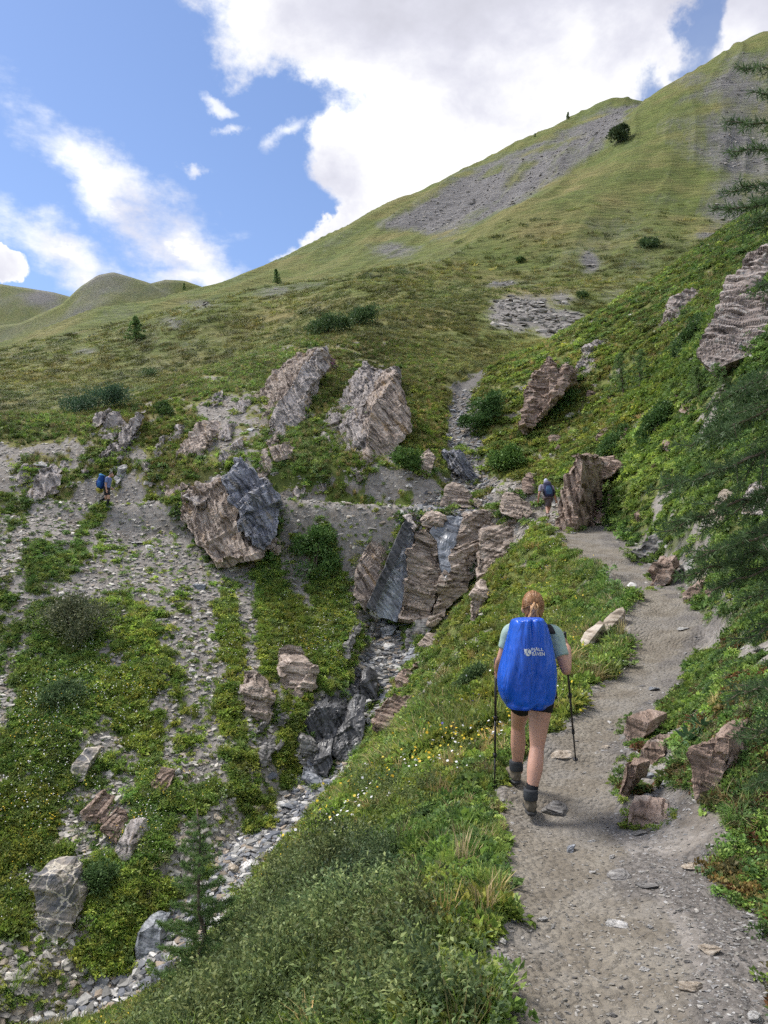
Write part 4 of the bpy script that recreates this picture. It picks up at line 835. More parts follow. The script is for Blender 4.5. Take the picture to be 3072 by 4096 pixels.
rubble('scree_gravel', (draw | (YY > 140)) * np.clip(.5 - G, 0, 1) * INF, 1800, .3, 1.6, [(0.284, 0.261, 0.236), (0.227, 0.211, 0.191), (0.340, 0.315, 0.282)], 'far grey scree on the mountain slope', 43)

fp = []
rf = random.Random(8)
for poly in FRINGE:
    cx, cy2 = np.mean([p[0] for p in poly]), np.mean([p[1] for p in poly])
    for (x0, y0), (x1, y1) in zip(poly, poly[1:] + poly[:1]):
        if (y0 + y1) / 2 < cy2 - 4 and rf.random() < .5: continue
        L_ = math.hypot(x1 - x0, y1 - y0)
        for _ in range(max(1, int(L_ / 2.2))):
            t_ = rf.random(); x, y = x0 + (x1 - x0) * t_, y0 + (y1 - y0) * t_; d_ = math.hypot(x - cx, y - cy2) + 1e-6; g = rf.uniform(-1, 5)
            fp.append(hit(x + (x - cx) / d_ * g, y + (y - cy2) / d_ * g))
FP = np.array(fp); FN = np.tile(np.array([[0, -.45, .9]]), (len(FP), 1)); rq = np.random.default_rng(2)
sel = rq.random(len(FP)) < .5; n_ = int(sel.sum()); s_ = (.004 + .012 * rq.random(n_)**2) * FP[sel][:, 1]
scatter('scree_gravel', FP[sel], FN[sel], np.stack([s_, s_ * .8, s_ * .6], -1), tints(n_, [(.36, .34, .31), (.28, .265, .245), (.2, .195, .19), (.42, .40, .37)], 5), CR, 9, 'broken stones gathered at the foot of the outcrops', 'stones', .6, 9)
FHP, FHN = FP[~sel], FN[~sel]
rubble('shale_chips', np.clip(dark + .4 * (TS < 0) * (TE < 1.2) * (1 - onp) + 1.5 * ell([(680, 812, 46, 24), (700, 870, 40, 40, .6)]) * (1 - G), 0, 2) * INF * (YY < 8), 4600, .012, .075, [(.11, .105, .10), (.17, .16, .15), (.25, .24, .225), (.33, .32, .30)], 'dark shale flakes covering the right side of the near trail', 45, .5)
loose(np.clip(dark + .5 * (TS < 0) * (TE < 1) * (1 - onp), 0, 1) * INF0 * (YY < 8), 16, (7, 20), [('shale', 'dark shale plate', 3), ('tanst', 'tan plate', 1), ('pale', 'pale plate', 1)], 'on the right shoulder of the near trail', 12, True, (.3, .6))
# ---------------------------------------------------------------- plants
def quad_leaves(C, D_, Nn, ln, wd, r, fold=.25):
    """one folded diamond per leaf: base, two sides, tip"""
    S = np.cross(D_, Nn); S /= np.linalg.norm(S, axis=1, keepdims=True) + 1e-9; n = len(C)
    ln = np.asarray(ln).reshape(-1, 1) * np.ones((n, 1)); wd = np.asarray(wd).reshape(-1, 1) * np.ones((n, 1))
    up_ = np.cross(S, D_)
    V = np.stack([C, C + D_ * ln * .5 + S * wd * .5 + up_ * wd * fold, C + D_ * ln - up_ * ln * .12, C + D_ * ln * .5 - S * wd * .5 + up_ * wd * fold], 1)
    return V.reshape(-1, 3), np.arange(4 * n).reshape(n, 4)
def leafy(name, V, Fq, shade):
    me = mesh_arr(name, V, Fq); put_attr(me, 'shade', 'FLOAT', np.repeat(shade, 4).astype(np.float32)); return me
def rdir(n, r, upb=.3):
    d = r.normal(size=(n, 3)); d[:, 2] += upb; return d / np.linalg.norm(d, axis=1, keepdims=True)
def herb(seed, n=120, ln=.2, wd=.12, ht=.55, spread=.5, upb=.6):
    r = np.random.default_rng(seed); k = 7; cc = np.stack([*(r.normal(size=(2, k)) * spread * .5), r.uniform(.1, ht * .6, k)], -1); cr = r.uniform(.14, .26, k)
    c = r.integers(0, k, n); d = rdir(n, r, .5); C = cc[c] + d * cr[c][:, None] * r.uniform(.5, 1.1, (n, 1)); C[:, 2] = np.abs(C[:, 2]) * ht / .55
    Dd = d * .7 + rdir(n, r, upb) * .7; Dd /= np.linalg.norm(Dd, axis=1, keepdims=True)
    V, Fq = quad_leaves(C, Dd, rdir(n, r, 1.5), ln * r.uniform(.6, 1.3, n), wd * r.uniform(.7, 1.2, n), r)
    return leafy('herb', V, Fq, r.random(n))
def tuft(seed, n=34, ht=1., spread=.22, wd=.022, lean=.55):
    r = np.random.default_rng(seed); a = r.random(n) * 6.283; rad = np.sqrt(r.random(n)) * spread; B = np.stack([rad * np.cos(a), rad * np.sin(a), np.full(n, -.05)], -1)
    a2 = a + r.normal(size=n) * .8; hz = np.stack([np.cos(a2), np.sin(a2), np.zeros(n)], -1); h = ht * r.uniform(.45, 1.05, n)[:, None]; le = lean * r.uniform(.2, 1.2, n)[:, None]
    S = np.stack([-np.sin(a2), np.cos(a2), np.zeros(n)], -1) * wd; Z = np.array([0, 0, 1.])
    p1 = B + Z * h * .55 + hz * h * le * .3; p2 = B + Z * h * (1 - .25 * le) + hz * h * le
    V = np.stack([B - S, B + S, p1 + S * .8, p1 - S * .8, p1 - S * .8, p1 + S * .8, p2 + S * .15, p2 - S * .15], 1).reshape(-1, 3)
    me = mesh_arr('tuft', V, np.arange(8 * n).reshape(2 * n, 4)); put_attr(me, 'shade', 'FLOAT', np.repeat(r.random(n), 8).astype(np.float32)); return me
def twiggy(seed, stems=26, leaves=16, ht=1., ln=.085, wd=.034, spread=.75):
    r = np.random.default_rng(seed); Vs, Ns, Ds = [], [], []
    for s in range(stems):
        a = r.random() * 6.283; out = r.uniform(.05, spread); b = np.array([math.cos(a), math.sin(a), 0]) * out * .35; tip = np.array([math.cos(a) * out, math.sin(a) * out, ht * r.uniform(.55, 1.0) * (1 - .35 * out**2)])
        t = r.uniform(.3, 1., leaves)[:, None]; P = b + (tip - b) * t + r.normal(size=(leaves, 3)) * .03
        d = unit(tip - b) * .7 + rdir(leaves, r, .35) * .9; d /= np.linalg.norm(d, axis=1, keepdims=True); Vs.append(P); Ds.append(d)
    C, Dd = np.concatenate(Vs), np.concatenate(Ds); n = len(C)
    V, Fq = quad_leaves(C, Dd, rdir(n, r, 1.2), ln * r.uniform(.6, 1.25, n), wd * r.uniform(.8, 1.2, n), r); return leafy('twig', V, Fq, r.random(n))
def flower(seed, n=4, rad=.016, ht=.22):
    r = np.random.default_rng(seed); V, Fq = [], []
    for i in range(n):
        c = np.array([*r.normal(size=2) * .22, ht * r.uniform(.7, 1.2)]); d = unit(np.array([0, -.5, .8]) + r.normal(size=3) * .35); a = unit(np.cross(d, (1, 0, .1))); b = np.cross(d, a); k = len(V)
        ring = [c + rad * (math.cos(t) * a + math.sin(t) * b) for t in np.arange(8) * math.pi / 4]
        V += [ring[0], ring[1], ring[2], ring[3], ring[3], ring[4], ring[5], ring[6], ring[6], ring[7], ring[0], ring[3]]; Fq += [[k, k + 1, k + 2, k + 3], [k + 4, k + 5, k + 6, k + 7], [k + 8, k + 9, k + 10, k + 11]]
    me = mesh_arr('flower', np.array(V), np.array(Fq)); put_attr(me, 'shade', 'FLOAT', np.full(len(V), .5, np.float32)); return me
ML = leaf_mat('herb_leaf', trans=.35); MGs = leaf_mat('grass_blade', trans=.3, rough=.6); MF = leaf_mat('flower_petal', trans=.15, var=.1)
CH = variant_coll('herb', [herb(i) for i in range(6)] + [herb(20 + i, 70, .34, .24, .4) for i in range(2)], ML)
CT = variant_coll('tuft', [tuft(i) for i in range(4)] + [tuft(9, 50, 1, .3, .018, .8)], MGs)
CM = variant_coll('turf', [tuft(30 + i, 60, .6, .55, .02, .9) for i in range(4)], MGs)
CW = variant_coll('twig', [twiggy(i) for i in range(5)], ML)
CF = variant_coll('flower', [flower(i) for i in range(4)], MF)
GRN = [(0.171, 0.273, 0.051), (0.230, 0.343, 0.068), (0.133, 0.234, 0.051), (0.294, 0.382, 0.081), (0.195, 0.287, 0.092), (0.265, 0.315, 0.068)]
DGR = [(0.138, 0.239, 0.065), (0.188, 0.293, 0.075), (0.121, 0.204, 0.068), (0.242, 0.336, 0.079)]
STRAW = [(0.360, 0.300, 0.144), (0.288, 0.252, 0.108), (0.432, 0.372, 0.204), (0.216, 0.210, 0.084)]
MEAD = [(0.170, 0.209, 0.062), (0.209, 0.245, 0.074), (0.138, 0.180, 0.051), (0.257, 0.260, 0.089)]
def grow(name, w, n, s0, s1, pal, coll, nvar, label, cat, seed, squash=(1, 1), align=.5, lod=None, var=.22):
    n = int(n * MORE); P, Nn, ij = weight_pick(w, n, seed); r = np.random.default_rng(seed + 5)
    s = s0 + (s1 - s0) * r.random(n)**1.6
    if lod: s = s * np.clip(P[:, 1] / lod, .45, 8)
    s3 = np.stack([s, s, s * r.uniform(squash[0], squash[1], n)], -1)
    f_ = np.clip(9 / P[:, 1], .12, 1.1); z1 = fbm(P[:, 0] * f_, P[:, 1] * f_, P[:, 2] * f_, 3, 71); z2 = fbm(P[:, 0] * f_ * .7, P[:, 1] * f_ * .7, P[:, 2] * f_, 2, 75)
    ti = tints(n, pal, seed, var)
    if var > .1: ti = ti * (1 + .34 * z1)[:, None].clip(.4, 1.7) * np.stack([1 + .11 * z2, 1 + .02 * z2, 1 - .1 * z2], -1).clip(.5, 1.5)
    return scatter(name, P, Nn, s3, ti, coll, nvar, label, cat, align, seed)
GV = np.clip(G - .42, 0, .6) / .6 * INF
bank = (GS < 0) & (TS > 0) & (YY < 30) | ((YY < 13.5) & (TS > 0)); rslope = (TS < 0) & (YY < 33) & ~left; rupper = (GS < 0) & (YY >= 30) & (YY < 70) & (PX > 440)
grow('ground_herbs', left * GV, 11500, .14, .42, GRN, CH, 8, 'low green herbs covering patches of the left slope', 'herbs', 51, (.5, 1.0))
grow('ground_herbs', left * np.clip(.8 - G, 0, .5) * INF * (1 - gb), 2600, .08, .24, GRN, CH, 8, 'scattered small herbs rooted in the scree of the left slope', 'herbs', 50, (.5, 1.0))
grow('grass', left * GV, 3200, .16, .36, GRN + MEAD, CT, 5, 'grass tufts between the herbs of the left slope', 'grass', 52)
grow('grass', (up) * GV, 7500, .16, .42, MEAD + STRAW[:2] + GRN[:2], CT, 5, 'yellowish grass tufts on the slope above the upper trail', 'grass', 53)
grow('ground_herbs', up * GV, 4200, .2, .5, GRN + MEAD[:2], CH, 8, 'low herbs between the outcrops above the upper trail', 'herbs', 54, (.4, .9))
grow('ground_herbs', rslope * GV * (YY > 6.5), 8500, .12, .42, DGR + GRN[:3], CH, 8, 'dark green herbs covering the slope right of the trail', 'herbs', 55, (.5, 1.0), lod=20)
grow('ground_herbs', rupper * GV, 5200, .3, .75, DGR + GRN + MEAD[:1], CH, 8, 'herbs and cushions on the right slope below the ridge', 'herbs', 56, (.4, .8))
grow('grass', rupper * GV, 5000, .22, .45, MEAD + STRAW[:1], CT, 5, 'grass on the upper right ridge', 'grass', 57)
grow('turf', (YY > 44) * (1 - sstep(YY, 70, 170)) * GV * (1 - .5 * FS) * (YY**.25), 11000, .45, 1.0, MEAD + [(0.203, 0.196, 0.074), (0.108, 0.135, 0.047)], CM, 4, 'short mountain turf on the far meadow slopes', 'grass', 58, (.35, .7), .8, 62, .3)
nb = bank * GV
grow('willow_scrub', nb * np.clip(ell([(270, 960, 170, 90), (330, 900, 90, 60), (210, 1000, 130, 60), (420, 1010, 60, 40, .5), (400, 800, 60, 30, .35), (300, 880, 60, 40)]) - .2, 0, 1) * (YY < 12), 560, .22, .44, [(0.127, 0.179, 0.070), (0.153, 0.215, 0.078), (0.102, 0.152, 0.062), (0.175, 0.225, 0.088)], CW, 5, 'low leafy willow scrub covering the near bank', 'shrubs', 61, (.6, 1.), .35, var=.32)
grow('ground_herbs', nb * (YY < 9), 5600, .05, .2, GRN + DGR, CH, 8, 'leafy herbs growing on the near bank', 'herbs', 62, (.6, 1.1))
grow('ground_herbs', nb * (YY >= 8), 6500, .12, .36, GRN, CH, 8, 'herbs and flowers on the bank between trail and stream', 'herbs', 63, (.5, 1.1))
grow('grass', nb * (YY < 9) * (.12 + ell([(470, 900, 60, 170), (440, 760, 80, 50), (500, 1000, 40, 60)])), 1300, .05, .13, STRAW[:2] + GRN + GRN + MEAD, CT, 5, 'long half dry grass along the left edge of the trail', 'grass', 64, (.8, 1.3), .3)
grow('grass', nb * (YY < 9), 420, .1, .22, STRAW + GRN[:2], CT, 5, 'scattered tall grass and dead stalks through the scrub of the near bank', 'grass', 68, (.8, 1.4), .25)
grow('grass', nb * (YY >= 8), 2600, .16, .34, GRN[:3] + STRAW[:2] + MEAD, CT, 5, 'grass on the far part of the near bank', 'grass', 65)
grow('grass', rslope * GV * (YY < 11), 700, .05, .15, STRAW + GRN + DGR, CT, 5, 'mixed green and dry grass on the bank right of the trail', 'grass', 66, (.7, 1.2), .5)
grow('ground_herbs', rslope * GV * (YY < 9), 3600, .05, .15, DGR + GRN[:3] + [(.20, .14, .045), (.16, .08, .035), (.22, .19, .07), (.13, .12, .05)], CH, 8, 'small herbs with reddish leaves on the bank right of the trail', 'herbs', 67, (.5, 1.), .7)
WH, YL, VI = [(.80, .80, .78)], [(.72, .48, .03), (.75, .58, .05)], [(.16, .13, .42)]
fl = np.clip(ell([(90, 720, 110, 60), (60, 790, 90, 50), (230, 650, 40, 60), (330, 640, 50, 40), (130, 830, 70, 40), (160, 760, 60, 40), (30, 900, 30, 50, .5), (330, 560, 30, 40, .6)]), 0, 1)
grow('wildflowers', left * GV * fl, 420, .7, 1.2, WH, CF, 4, 'small white flowers dotted over the left slope', 'flowers', 71, align=.6, var=.05)
grow('wildflowers', left * GV * fl * (nz1 > .1), 170, .7, 1.2, YL, CF, 4, 'small yellow flowers on the left slope', 'flowers', 72, align=.6, var=.05)
grow('wildflowers', nb * (YY > 6.5), 260, .45, .9, WH, CF, 4, 'small white flowers on the bank between trail and stream', 'flowers', 73, align=.6, var=.05)
grow('wildflowers', nb * (YY > 7) * (nz1 > -.05), 230, .5, 1., YL, CF, 4, 'small yellow flowers on the bank between trail and stream', 'flowers', 74, align=.6, var=.05)
grow('wildflowers', nb * (YY > 7), 40, .5, .9, VI, CF, 4, 'small violet flowers on the bank beside the woman', 'flowers', 75, align=.6, var=.05)

sh_ = (.006 + .012 * rq.random(len(FHP))**1.5) * FHP[:, 1]
scatter('ground_herbs', FHP, FHN, np.stack([sh_, sh_, sh_ * .8], -1), tints(len(FHP), GRN + DGR, 6), CH, 8, 'herbs growing against the foot of the rock outcrops', 'herbs', .4, 15)
# ---- shrubs that stand out
def shrub(name, label, cat, px, py, wpx, hpx, col, seed, n=2600, ln=.09, wd=.04, needle=False, group=None, Yd=None, lumps=16):
    p = hit(px, py) if Yd is None else W(px, py, Yd); k = p[1] / F; w, h = wpx * k / 2, hpx * k; r = np.random.default_rng(seed)
    t = thing(name, label, cat, p, group)
    a = r.random(lumps) * 6.283; q = np.sqrt(r.random(lumps)) * .72; cc = np.stack([q * np.cos(a) * w, q * np.sin(a) * w * .7, h * (.28 + .5 * r.random(lumps) * (1 - q**2))], -1)
    slope = NRM[np.clip(np.searchsorted(LG, math.log(p[1])), 0, NL - 1), np.clip(np.searchsorted(UG, p[0] / p[1]), 0, NU - 1)]
    cc[:, 2] -= (cc[:, 0] * slope[0] + cc[:, 1] * slope[1]) / slope[2]
    cr = r.uniform(.2, .36, lumps) * min(w, h * 1.2)
    c = r.integers(0, lumps, n); d = rdir(n, r, .25); C = cc[c] + d * (cr[c] * r.uniform(.35, 1.12, n))[:, None] * np.array([1.25, 1.1, 1.])
    Dd = d * .8 + rdir(n, r, .5) * .7; Dd /= np.linalg.norm(Dd, axis=1, keepdims=True)
    V, Fq = quad_leaves(C, Dd, rdir(n, r, 1.), ln * r.uniform(.6, 1.3, n), wd * r.uniform(.7, 1.3, n), r)
    obj('foliage', leafy('foliage', V, Fq, r.random(n)), leaf_mat(name + '_leaf', False, col, .2, .6, .5), t)
    bm = bmesh.new()
    for i in range(min(7, lumps)): tube(bm, [(0, 0, -.05), tuple(cc[i] * .5 + r.normal(size=3) * .03), tuple(cc[i])], [.03 * h**.5, .02 * h**.5, .008], 5)
    obj('stem', bm_mesh('stem', bm), BARK, t); return t
def tube(bm, pts, rad, seg=8, cap=True):
    P = [np.asarray(p, float) for p in pts]; rings = []; prev = None
    for i, p in enumerate(P):
        d = unit(P[min(i + 1, len(P) - 1)] - P[max(i - 1, 0)])
        if prev is None: prev = unit(np.cross(d, (0.3, .2, .93) if abs(d[2]) < .9 else (1, 0, 0)))
        s = prev - d * (prev @ d); s = unit(s); prev = s; b = np.cross(d, s); q = rad[i]; qa, qb = q if hasattr(q, '__len__') else (q, q)
        rings.append([bm.verts.new(p + s * qa * math.cos(a) + b * qb * math.sin(a)) for a in np.arange(seg) * 2 * math.pi / seg])
    for A_, B_ in zip(rings[:-1], rings[1:]):
        for i in range(seg): bm.faces.new((A_[i], A_[(i + 1) % seg], B_[(i + 1) % seg], B_[i]))
    if cap: bm.faces.new(rings[0][::-1]); bm.faces.new(rings[-1])
BARK = plain('larch_bark', (.16, .125, .10), .9, .35, 14, .1, .02)
shrub('willow_bush', 'large round grey green bush on the left slope above the flower meadow', 'bush', 77, 641, 88, 46, (0.156, 0.182, 0.098), 1, 5200, .10, .045)
shrub('willow_bush', 'lower flat bush below the large round bush on the left slope', 'bush', 62, 706, 54, 22, (0.125, 0.199, 0.083), 2, 2400, .09, .04)
shrub('willow_bush', 'dark green bush right of the quartz veined boulder', 'bush', 101, 893, 40, 30, (0.114, 0.199, 0.070), 3, 2600, .08, .03)
shrub('juniper_bush', 'dark blue green juniper mat above the slope left of the man in blue', 'juniper', 98, 412, 82, 26, (0.076, 0.145, 0.079), 4, 5200, .18, .05, lumps=26)
shrub('juniper_bush', 'left half of the dark juniper patch on the central crest', 'juniper', 328, 333, 52, 18, (0.091, 0.159, 0.061), 5, 3000, .3, .08, lumps=20)
shrub('juniper_bush', 'right half of the dark juniper patch on the central crest', 'juniper', 362, 325, 40, 20, (0.091, 0.159, 0.061), 6, 2600, .3, .08)
shrub('juniper_bush', 'small dark bush right of the juniper mat on the left', 'juniper', 150, 377, 22, 11, (0.089, 0.163, 0.066), 7, 900, .2, .06)
shrub('willow_bush', 'small round bush below the right end of the juniper mat', 'bush', 163, 417, 24, 18, (0.125, 0.209, 0.066), 8, 1300, .14, .06)
shrub('willow_bush', 'dense dark green bush right of the upper stream', 'bush', 480, 432, 46, 44, (0.085, 0.174, 0.052), 9, 4200, .16, .07)
shrub('willow_bush', 'leafy bush lower right of the upper stream', 'bush', 505, 470, 44, 26, (0.125, 0.233, 0.056), 10, 3000, .16, .07)
shrub('willow_bush', 'green bush at the right foot of the largest outcrop', 'bush', 408, 472, 34, 28, (0.114, 0.214, 0.056), 11, 2600, .14, .06)
shrub('willow_bush', 'leafy green bush left of the banded rock step', 'bush', 315, 575, 52, 52, (0.106, 0.205, 0.056), 12, 4200, .12, .055)
shrub('willow_bush', 'dark bush in the right slope below the tan rocks', 'bush', 652, 440, 44, 30, (0.095, 0.182, 0.056), 13, 3000, .11, .05)
shrub('willow_bush', 'dark green bush left of the huge crag', 'bush', 690, 346, 40, 28, (0.085, 0.159, 0.052), 14, 2600, .11, .05)
shrub('willow_bush', 'wide dark scrub at the right edge above the trail', 'bush', 735, 430, 74, 50, (0.085, 0.154, 0.061), 15, 5200, .08, .035)
shrub('willow_bush', 'low scrub below the reddish cliff', 'bush', 560, 412, 44, 20, (0.106, 0.199, 0.061), 16, 2600, .15, .06)
shrub('willow_bush', 'green bush between the crag and the larch saplings', 'bush', 612, 452, 40, 18, (0.106, 0.199, 0.061), 17, 2400, .12, .05)
shrub('willow_bush', 'dark bush at the foot of the bank behind the woman\'s left shoulder', 'bush', 468, 590, 30, 26, (0.091, 0.174, 0.070), 18, 2400, .10, .045)
shrub('willow_bush', 'feathery green bush on the bank left of the woman', 'bush', 470, 690, 34, 24, (0.125, 0.199, 0.079), 19, 2600, .06, .018)
shrub('tree', 'dark rounded tree standing alone high on the mountain slope', 'tree', 620, 142, 26, 22, (0.076, 0.116, 0.052), 20, 2600, .9, .4)
shrub('juniper_bush', 'small dark bush on the meadow left of the scree draw', 'bush', 520, 262, 10, 5, (0.100, 0.163, 0.052), 21, 500, .5, .2)
shrub('juniper_bush', 'flat dark bush in the upper right meadow by the scree', 'bush', 650, 247, 26, 9, (0.091, 0.154, 0.061), 22, 900, .5, .2)
shrub('juniper_bush', 'small dark bush high on the central meadow', 'bush', 583, 298, 13, 6, (0.091, 0.154, 0.052), 23, 500, .4, .16)
shrub('fireweed', 'clump of pink fireweed between the two slab ridges', 'flowers', 329, 372, 20, 24, (.21, .11, .16), 24, 420, .14, .06)
shrub('broadleaf_plant', 'large broad leaved plant in the scrub of the near bank', 'plant', 393, 922, 34, 26, (0.215, 0.350, 0.106), 25, 40, .12, .085, lumps=5)
shrub('broadleaf_plant', 'rosette of long dark leaves over the reddish rock at the right', 'plant', 696, 746, 22, 26, (0.100, 0.186, 0.083), 26, 60, .12, .03, lumps=3)

# ---- larches
LN = leaf_mat('larch_needle', False, (.16, .26, .09), .4, .5, .45)
def needles(P, Dr, n_per, ln, wd, r):
    m = len(P); C = np.repeat(P, n_per, 0); d = rdir(m * n_per, r, .25) + np.repeat(Dr, n_per, 0) * .55; d /= np.linalg.norm(d, axis=1, keepdims=True)
    return quad_leaves(C, d, rdir(len(C), r), ln * r.uniform(.7, 1.2, len(C)), wd, r, 0)
def larch(label, base, top, rad, seed, branches, ln, wd, n_per, step, cat='larch', name='larch_tree', group=None, droop=.1, mat=None):
    """branches: list of (start on trunk 0..1, tip world point)"""
    r = np.random.default_rng(seed); base = np.array(base); top = np.array(top); t = thing(name, label, cat, base, group); H = np.linalg.norm(top - base)
    bm = bmesh.new(); k = 9; ts = np.linspace(0, 1, k); bend = r.normal(size=(k, 3)) * H * .008; bend[0] = 0
    TPt = (top - base) * ts[:, None] + bend; tube(bm, TPt, [rad * (1 - .9 * x) + .002 for x in ts], 8); obj('trunk', bm_mesh('trunk', bm, True), BARK, t)
    allP, allD = [], []; bb = bmesh.new()
    for f, tip in branches:
        s = np.array([np.interp(f, ts, TPt[:, i]) for i in range(3)]); e = np.array(tip) - base; Lb = np.linalg.norm(e - s); m = max(4, int(Lb / step / 2.5)); u = np.linspace(0, 1, m)[:, None]
        P = s + (e - s) * u + np.array([0, 0, -1.]) * (droop * Lb * np.sin(u * math.pi) * .6) + r.normal(size=(m, 3)) * Lb * .008 * u
        br = rad * .32 * (1 - f * .6); tube(bb, P, [max(br * (1 - .88 * x), .0012 * max(1, base[1] / 6)) for x in u[:, 0]], 5)
        nt = max(3, int(Lb / step)); uu = np.linspace(.12, 1, nt); Q = np.stack([np.interp(uu, u[:, 0], P[:, i]) for i in range(3)], -1); allP.append(Q); allD.append(np.tile(unit(e - s), (nt, 1)))
        for x in np.linspace(.15, .92, max(2, int(Lb / (step * 2.2)))):                          # side twigs
            q = np.array([np.interp(x, u[:, 0], P[:, i]) for i in range(3)]); sd_ = unit(np.cross(e - s, (0, 0, 1))) * r.choice([-1, 1]); tl = Lb * r.uniform(.16, .36) * (1.15 - x); dv = unit(sd_ * .8 + unit(e - s) * .8 + r.normal(size=3) * .25 + np.array([0, 0, -.1]))
            tube(bb, [q, q + dv * tl], [max(br * .25, .001), .0008], 4, False); nt2 = max(2, int(tl / step)); Q2 = q + dv * tl * np.linspace(.15, 1, nt2)[:, None]; allP.append(Q2); allD.append(np.tile(dv, (nt2, 1)))
    P, Dr = np.concatenate(allP), np.concatenate(allD); V, Fq = needles(P, Dr, n_per, ln, wd, r)
    obj('branches', bm_mesh('branches', bb), BARK, t); obj('needles', leafy('needles', V, Fq, np.repeat(r.random(len(P)), n_per) * .6 + .4 * r.random(len(Fq))), mat or LN, t); return t
def cone(base, top, n, wide, seed, low=.12, lift=.15):
    r = np.random.default_rng(seed); base = np.array(base); top = np.array(top); out = []
    for i in range(n):
        f = low + (.97 - low) * (i / n)**.9; a = i * 2.4 + r.random(); L_ = wide * (1 - f)**.75 * r.uniform(.6, 1.1) + .02 * wide; c = base + (top - base) * f; out.append((f, c + np.array([math.cos(a) * L_, math.sin(a) * L_, L_ * lift * r.uniform(-.6, 1.2)])))
    return out
p = W(203, 985, 5.9); p[2] = min(p[2], gz(p[0], p[1])); tp = W(197, 812, 5.95)
larch('young larch standing on the edge of the near bank at lower left', p - np.array([0, 0, .1]), tp, .022, 3, cone(p, tp, 54, .47, 3, .10), .034, .0042, 20, .018, droop=.12)
for i, (px, py, tx, ty, w_, lab) in enumerate([(624, 398, 619, 352, .62, 'left larch sapling on the right slope beside the reddish cliff'), (640, 392, 640, 348, .55, 'right larch sapling on the right slope beside the reddish cliff'), (700, 398, 696, 366, .55, 'bushy larch sapling below the huge crag'), (722, 400, 716, 362, .7, 'larch sapling with wide branches at the right below the crag')]):
    p = hit(px, py); tp = W(tx, ty, p[1]); k = p[1] / 24
    larch(lab, p, tp, .035 * k, 30 + i, cone(p, tp, 38, w_ * k, 30 + i), .085 * k, .016 * k, 9, .08 * k, name='larch_sapling')
for i, (px, py, tx, ty, lab) in enumerate([(136, 341, 136, 316, 'dark larch standing on the far left meadow'), (277, 284, 276, 269, 'lone small larch just under the skyline at the left'), (184, 290, 184, 283, 'tiny tree on the left skyline'), (568, 119, 568, 112, 'tiny tree on the mountain skyline'), (535, 137, 535, 133, 'tiny bush like tree on the upper skyline')]):
    p = hit(px, py); tp = W(tx, ty, p[1]); H = tp[2] - p[2]
    larch(lab, p, tp, H * .03, 60 + i, cone(p, tp, 34, H * (.42 if i == 0 else .3), 60 + i, .05), H * .09, H * .03, 8, H * .05, name='larch_tree')
# the larch just right of the frame, its branches reaching in
def br(f, *t): return (f, W(*t))
gx, gy = 1.95, 2.75; b0 = np.array([gx, gy, 1.0])
NEARB = [br(.93, 738, 66, 2.9), br(.90, 752, 92, 2.8), br(.86, 727, 122, 2.7), br(.84, 726, 152, 2.9), br(.8, 722, 192, 2.8), br(.77, 716, 212, 2.7), br(.76, 740, 225, 2.6), br(.7, 752, 292, 2.6),
         br(.62, 706, 408, 2.6), br(.55, 680, 448, 2.7), br(.47, 648, 492, 2.7), br(.42, 660, 530, 2.7), br(.36, 690, 560, 2.5), br(.35, 678, 578, 2.7), br(.33, 712, 590, 2.6), br(.4, 735, 545, 2.8), br(.3, 742, 602, 2.8),
         br(.26, 738, 640, 2.6), br(.2, 730, 700, 2.5), br(.17, 742, 742, 2.5), br(.12, 748, 790, 2.5), br(.1, 740, 690, 2.7)]
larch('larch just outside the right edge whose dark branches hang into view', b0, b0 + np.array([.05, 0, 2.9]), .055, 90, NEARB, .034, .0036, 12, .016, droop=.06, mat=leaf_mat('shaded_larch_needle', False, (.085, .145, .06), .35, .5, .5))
# ---------------------------------------------------------------- people
def loft(bm, pts, rad, seg=14, side=None, sub=5):
    """tube through pts (Catmull-Rom), rad entries r or (across, deep); 'side' fixes the across axis"""
    P = np.array(pts, float); Q = np.array([(q, q) if not hasattr(q, '__len__') else q for q in rad], float); n = len(P)
    if n > 2 and sub > 1:
        ex = lambda A_: np.vstack([2 * A_[0] - A_[1], A_, 2 * A_[-1] - A_[-2]])
        def cr(A_):
            E_ = ex(A_); o = []
            for i in range(n - 1):
                p0, p1, p2, p3 = E_[i:i + 4]
                for t in np.arange(sub) / sub: o.append(.5 * (2 * p1 + (p2 - p0) * t + (2 * p0 - 5 * p1 + 4 * p2 - p3) * t * t + (3 * p1 - p0 - 3 * p2 + p3) * t**3))
            return np.array(o + [A_[-1]])
        P, Q = cr(P), np.maximum(cr(Q), .002)
    rings = []; prev = None
    for i, p in enumerate(P):
        d = unit(P[min(i + 1, len(P) - 1)] - P[max(i - 1, 0)])
        s = np.asarray(side, float) if side is not None else (prev if prev is not None else np.cross(d, (0, 1, .05) if abs(d[1]) < .9 else (0, 0, 1)))
        s = unit(s - d * (s @ d)); prev = s; b = np.cross(d, s)
        rings.append([bm.verts.new(p + s * Q[i, 0] * math.cos(a) + b * Q[i, 1] * math.sin(a)) for a in np.arange(seg) * 2 * math.pi / seg])
    for A_, B_ in zip(rings[:-1], rings[1:]):
        for i in range(seg): bm.faces.new((A_[i], A_[(i + 1) % seg], B_[(i + 1) % seg], B_[i]))
    bm.faces.new(rings[0][::-1]); bm.faces.new(rings[-1])
def ball(bm, c, r3, ax=None):
    M4 = Matrix.Translation(Vector(c)) @ (ax.to_4x4() if ax else Matrix.Identity(4)) @ Matrix.Diagonal((*r3, 1))
    bmesh.ops.create_uvsphere(bm, u_segments=16, v_segments=12, radius=1, matrix=M4)
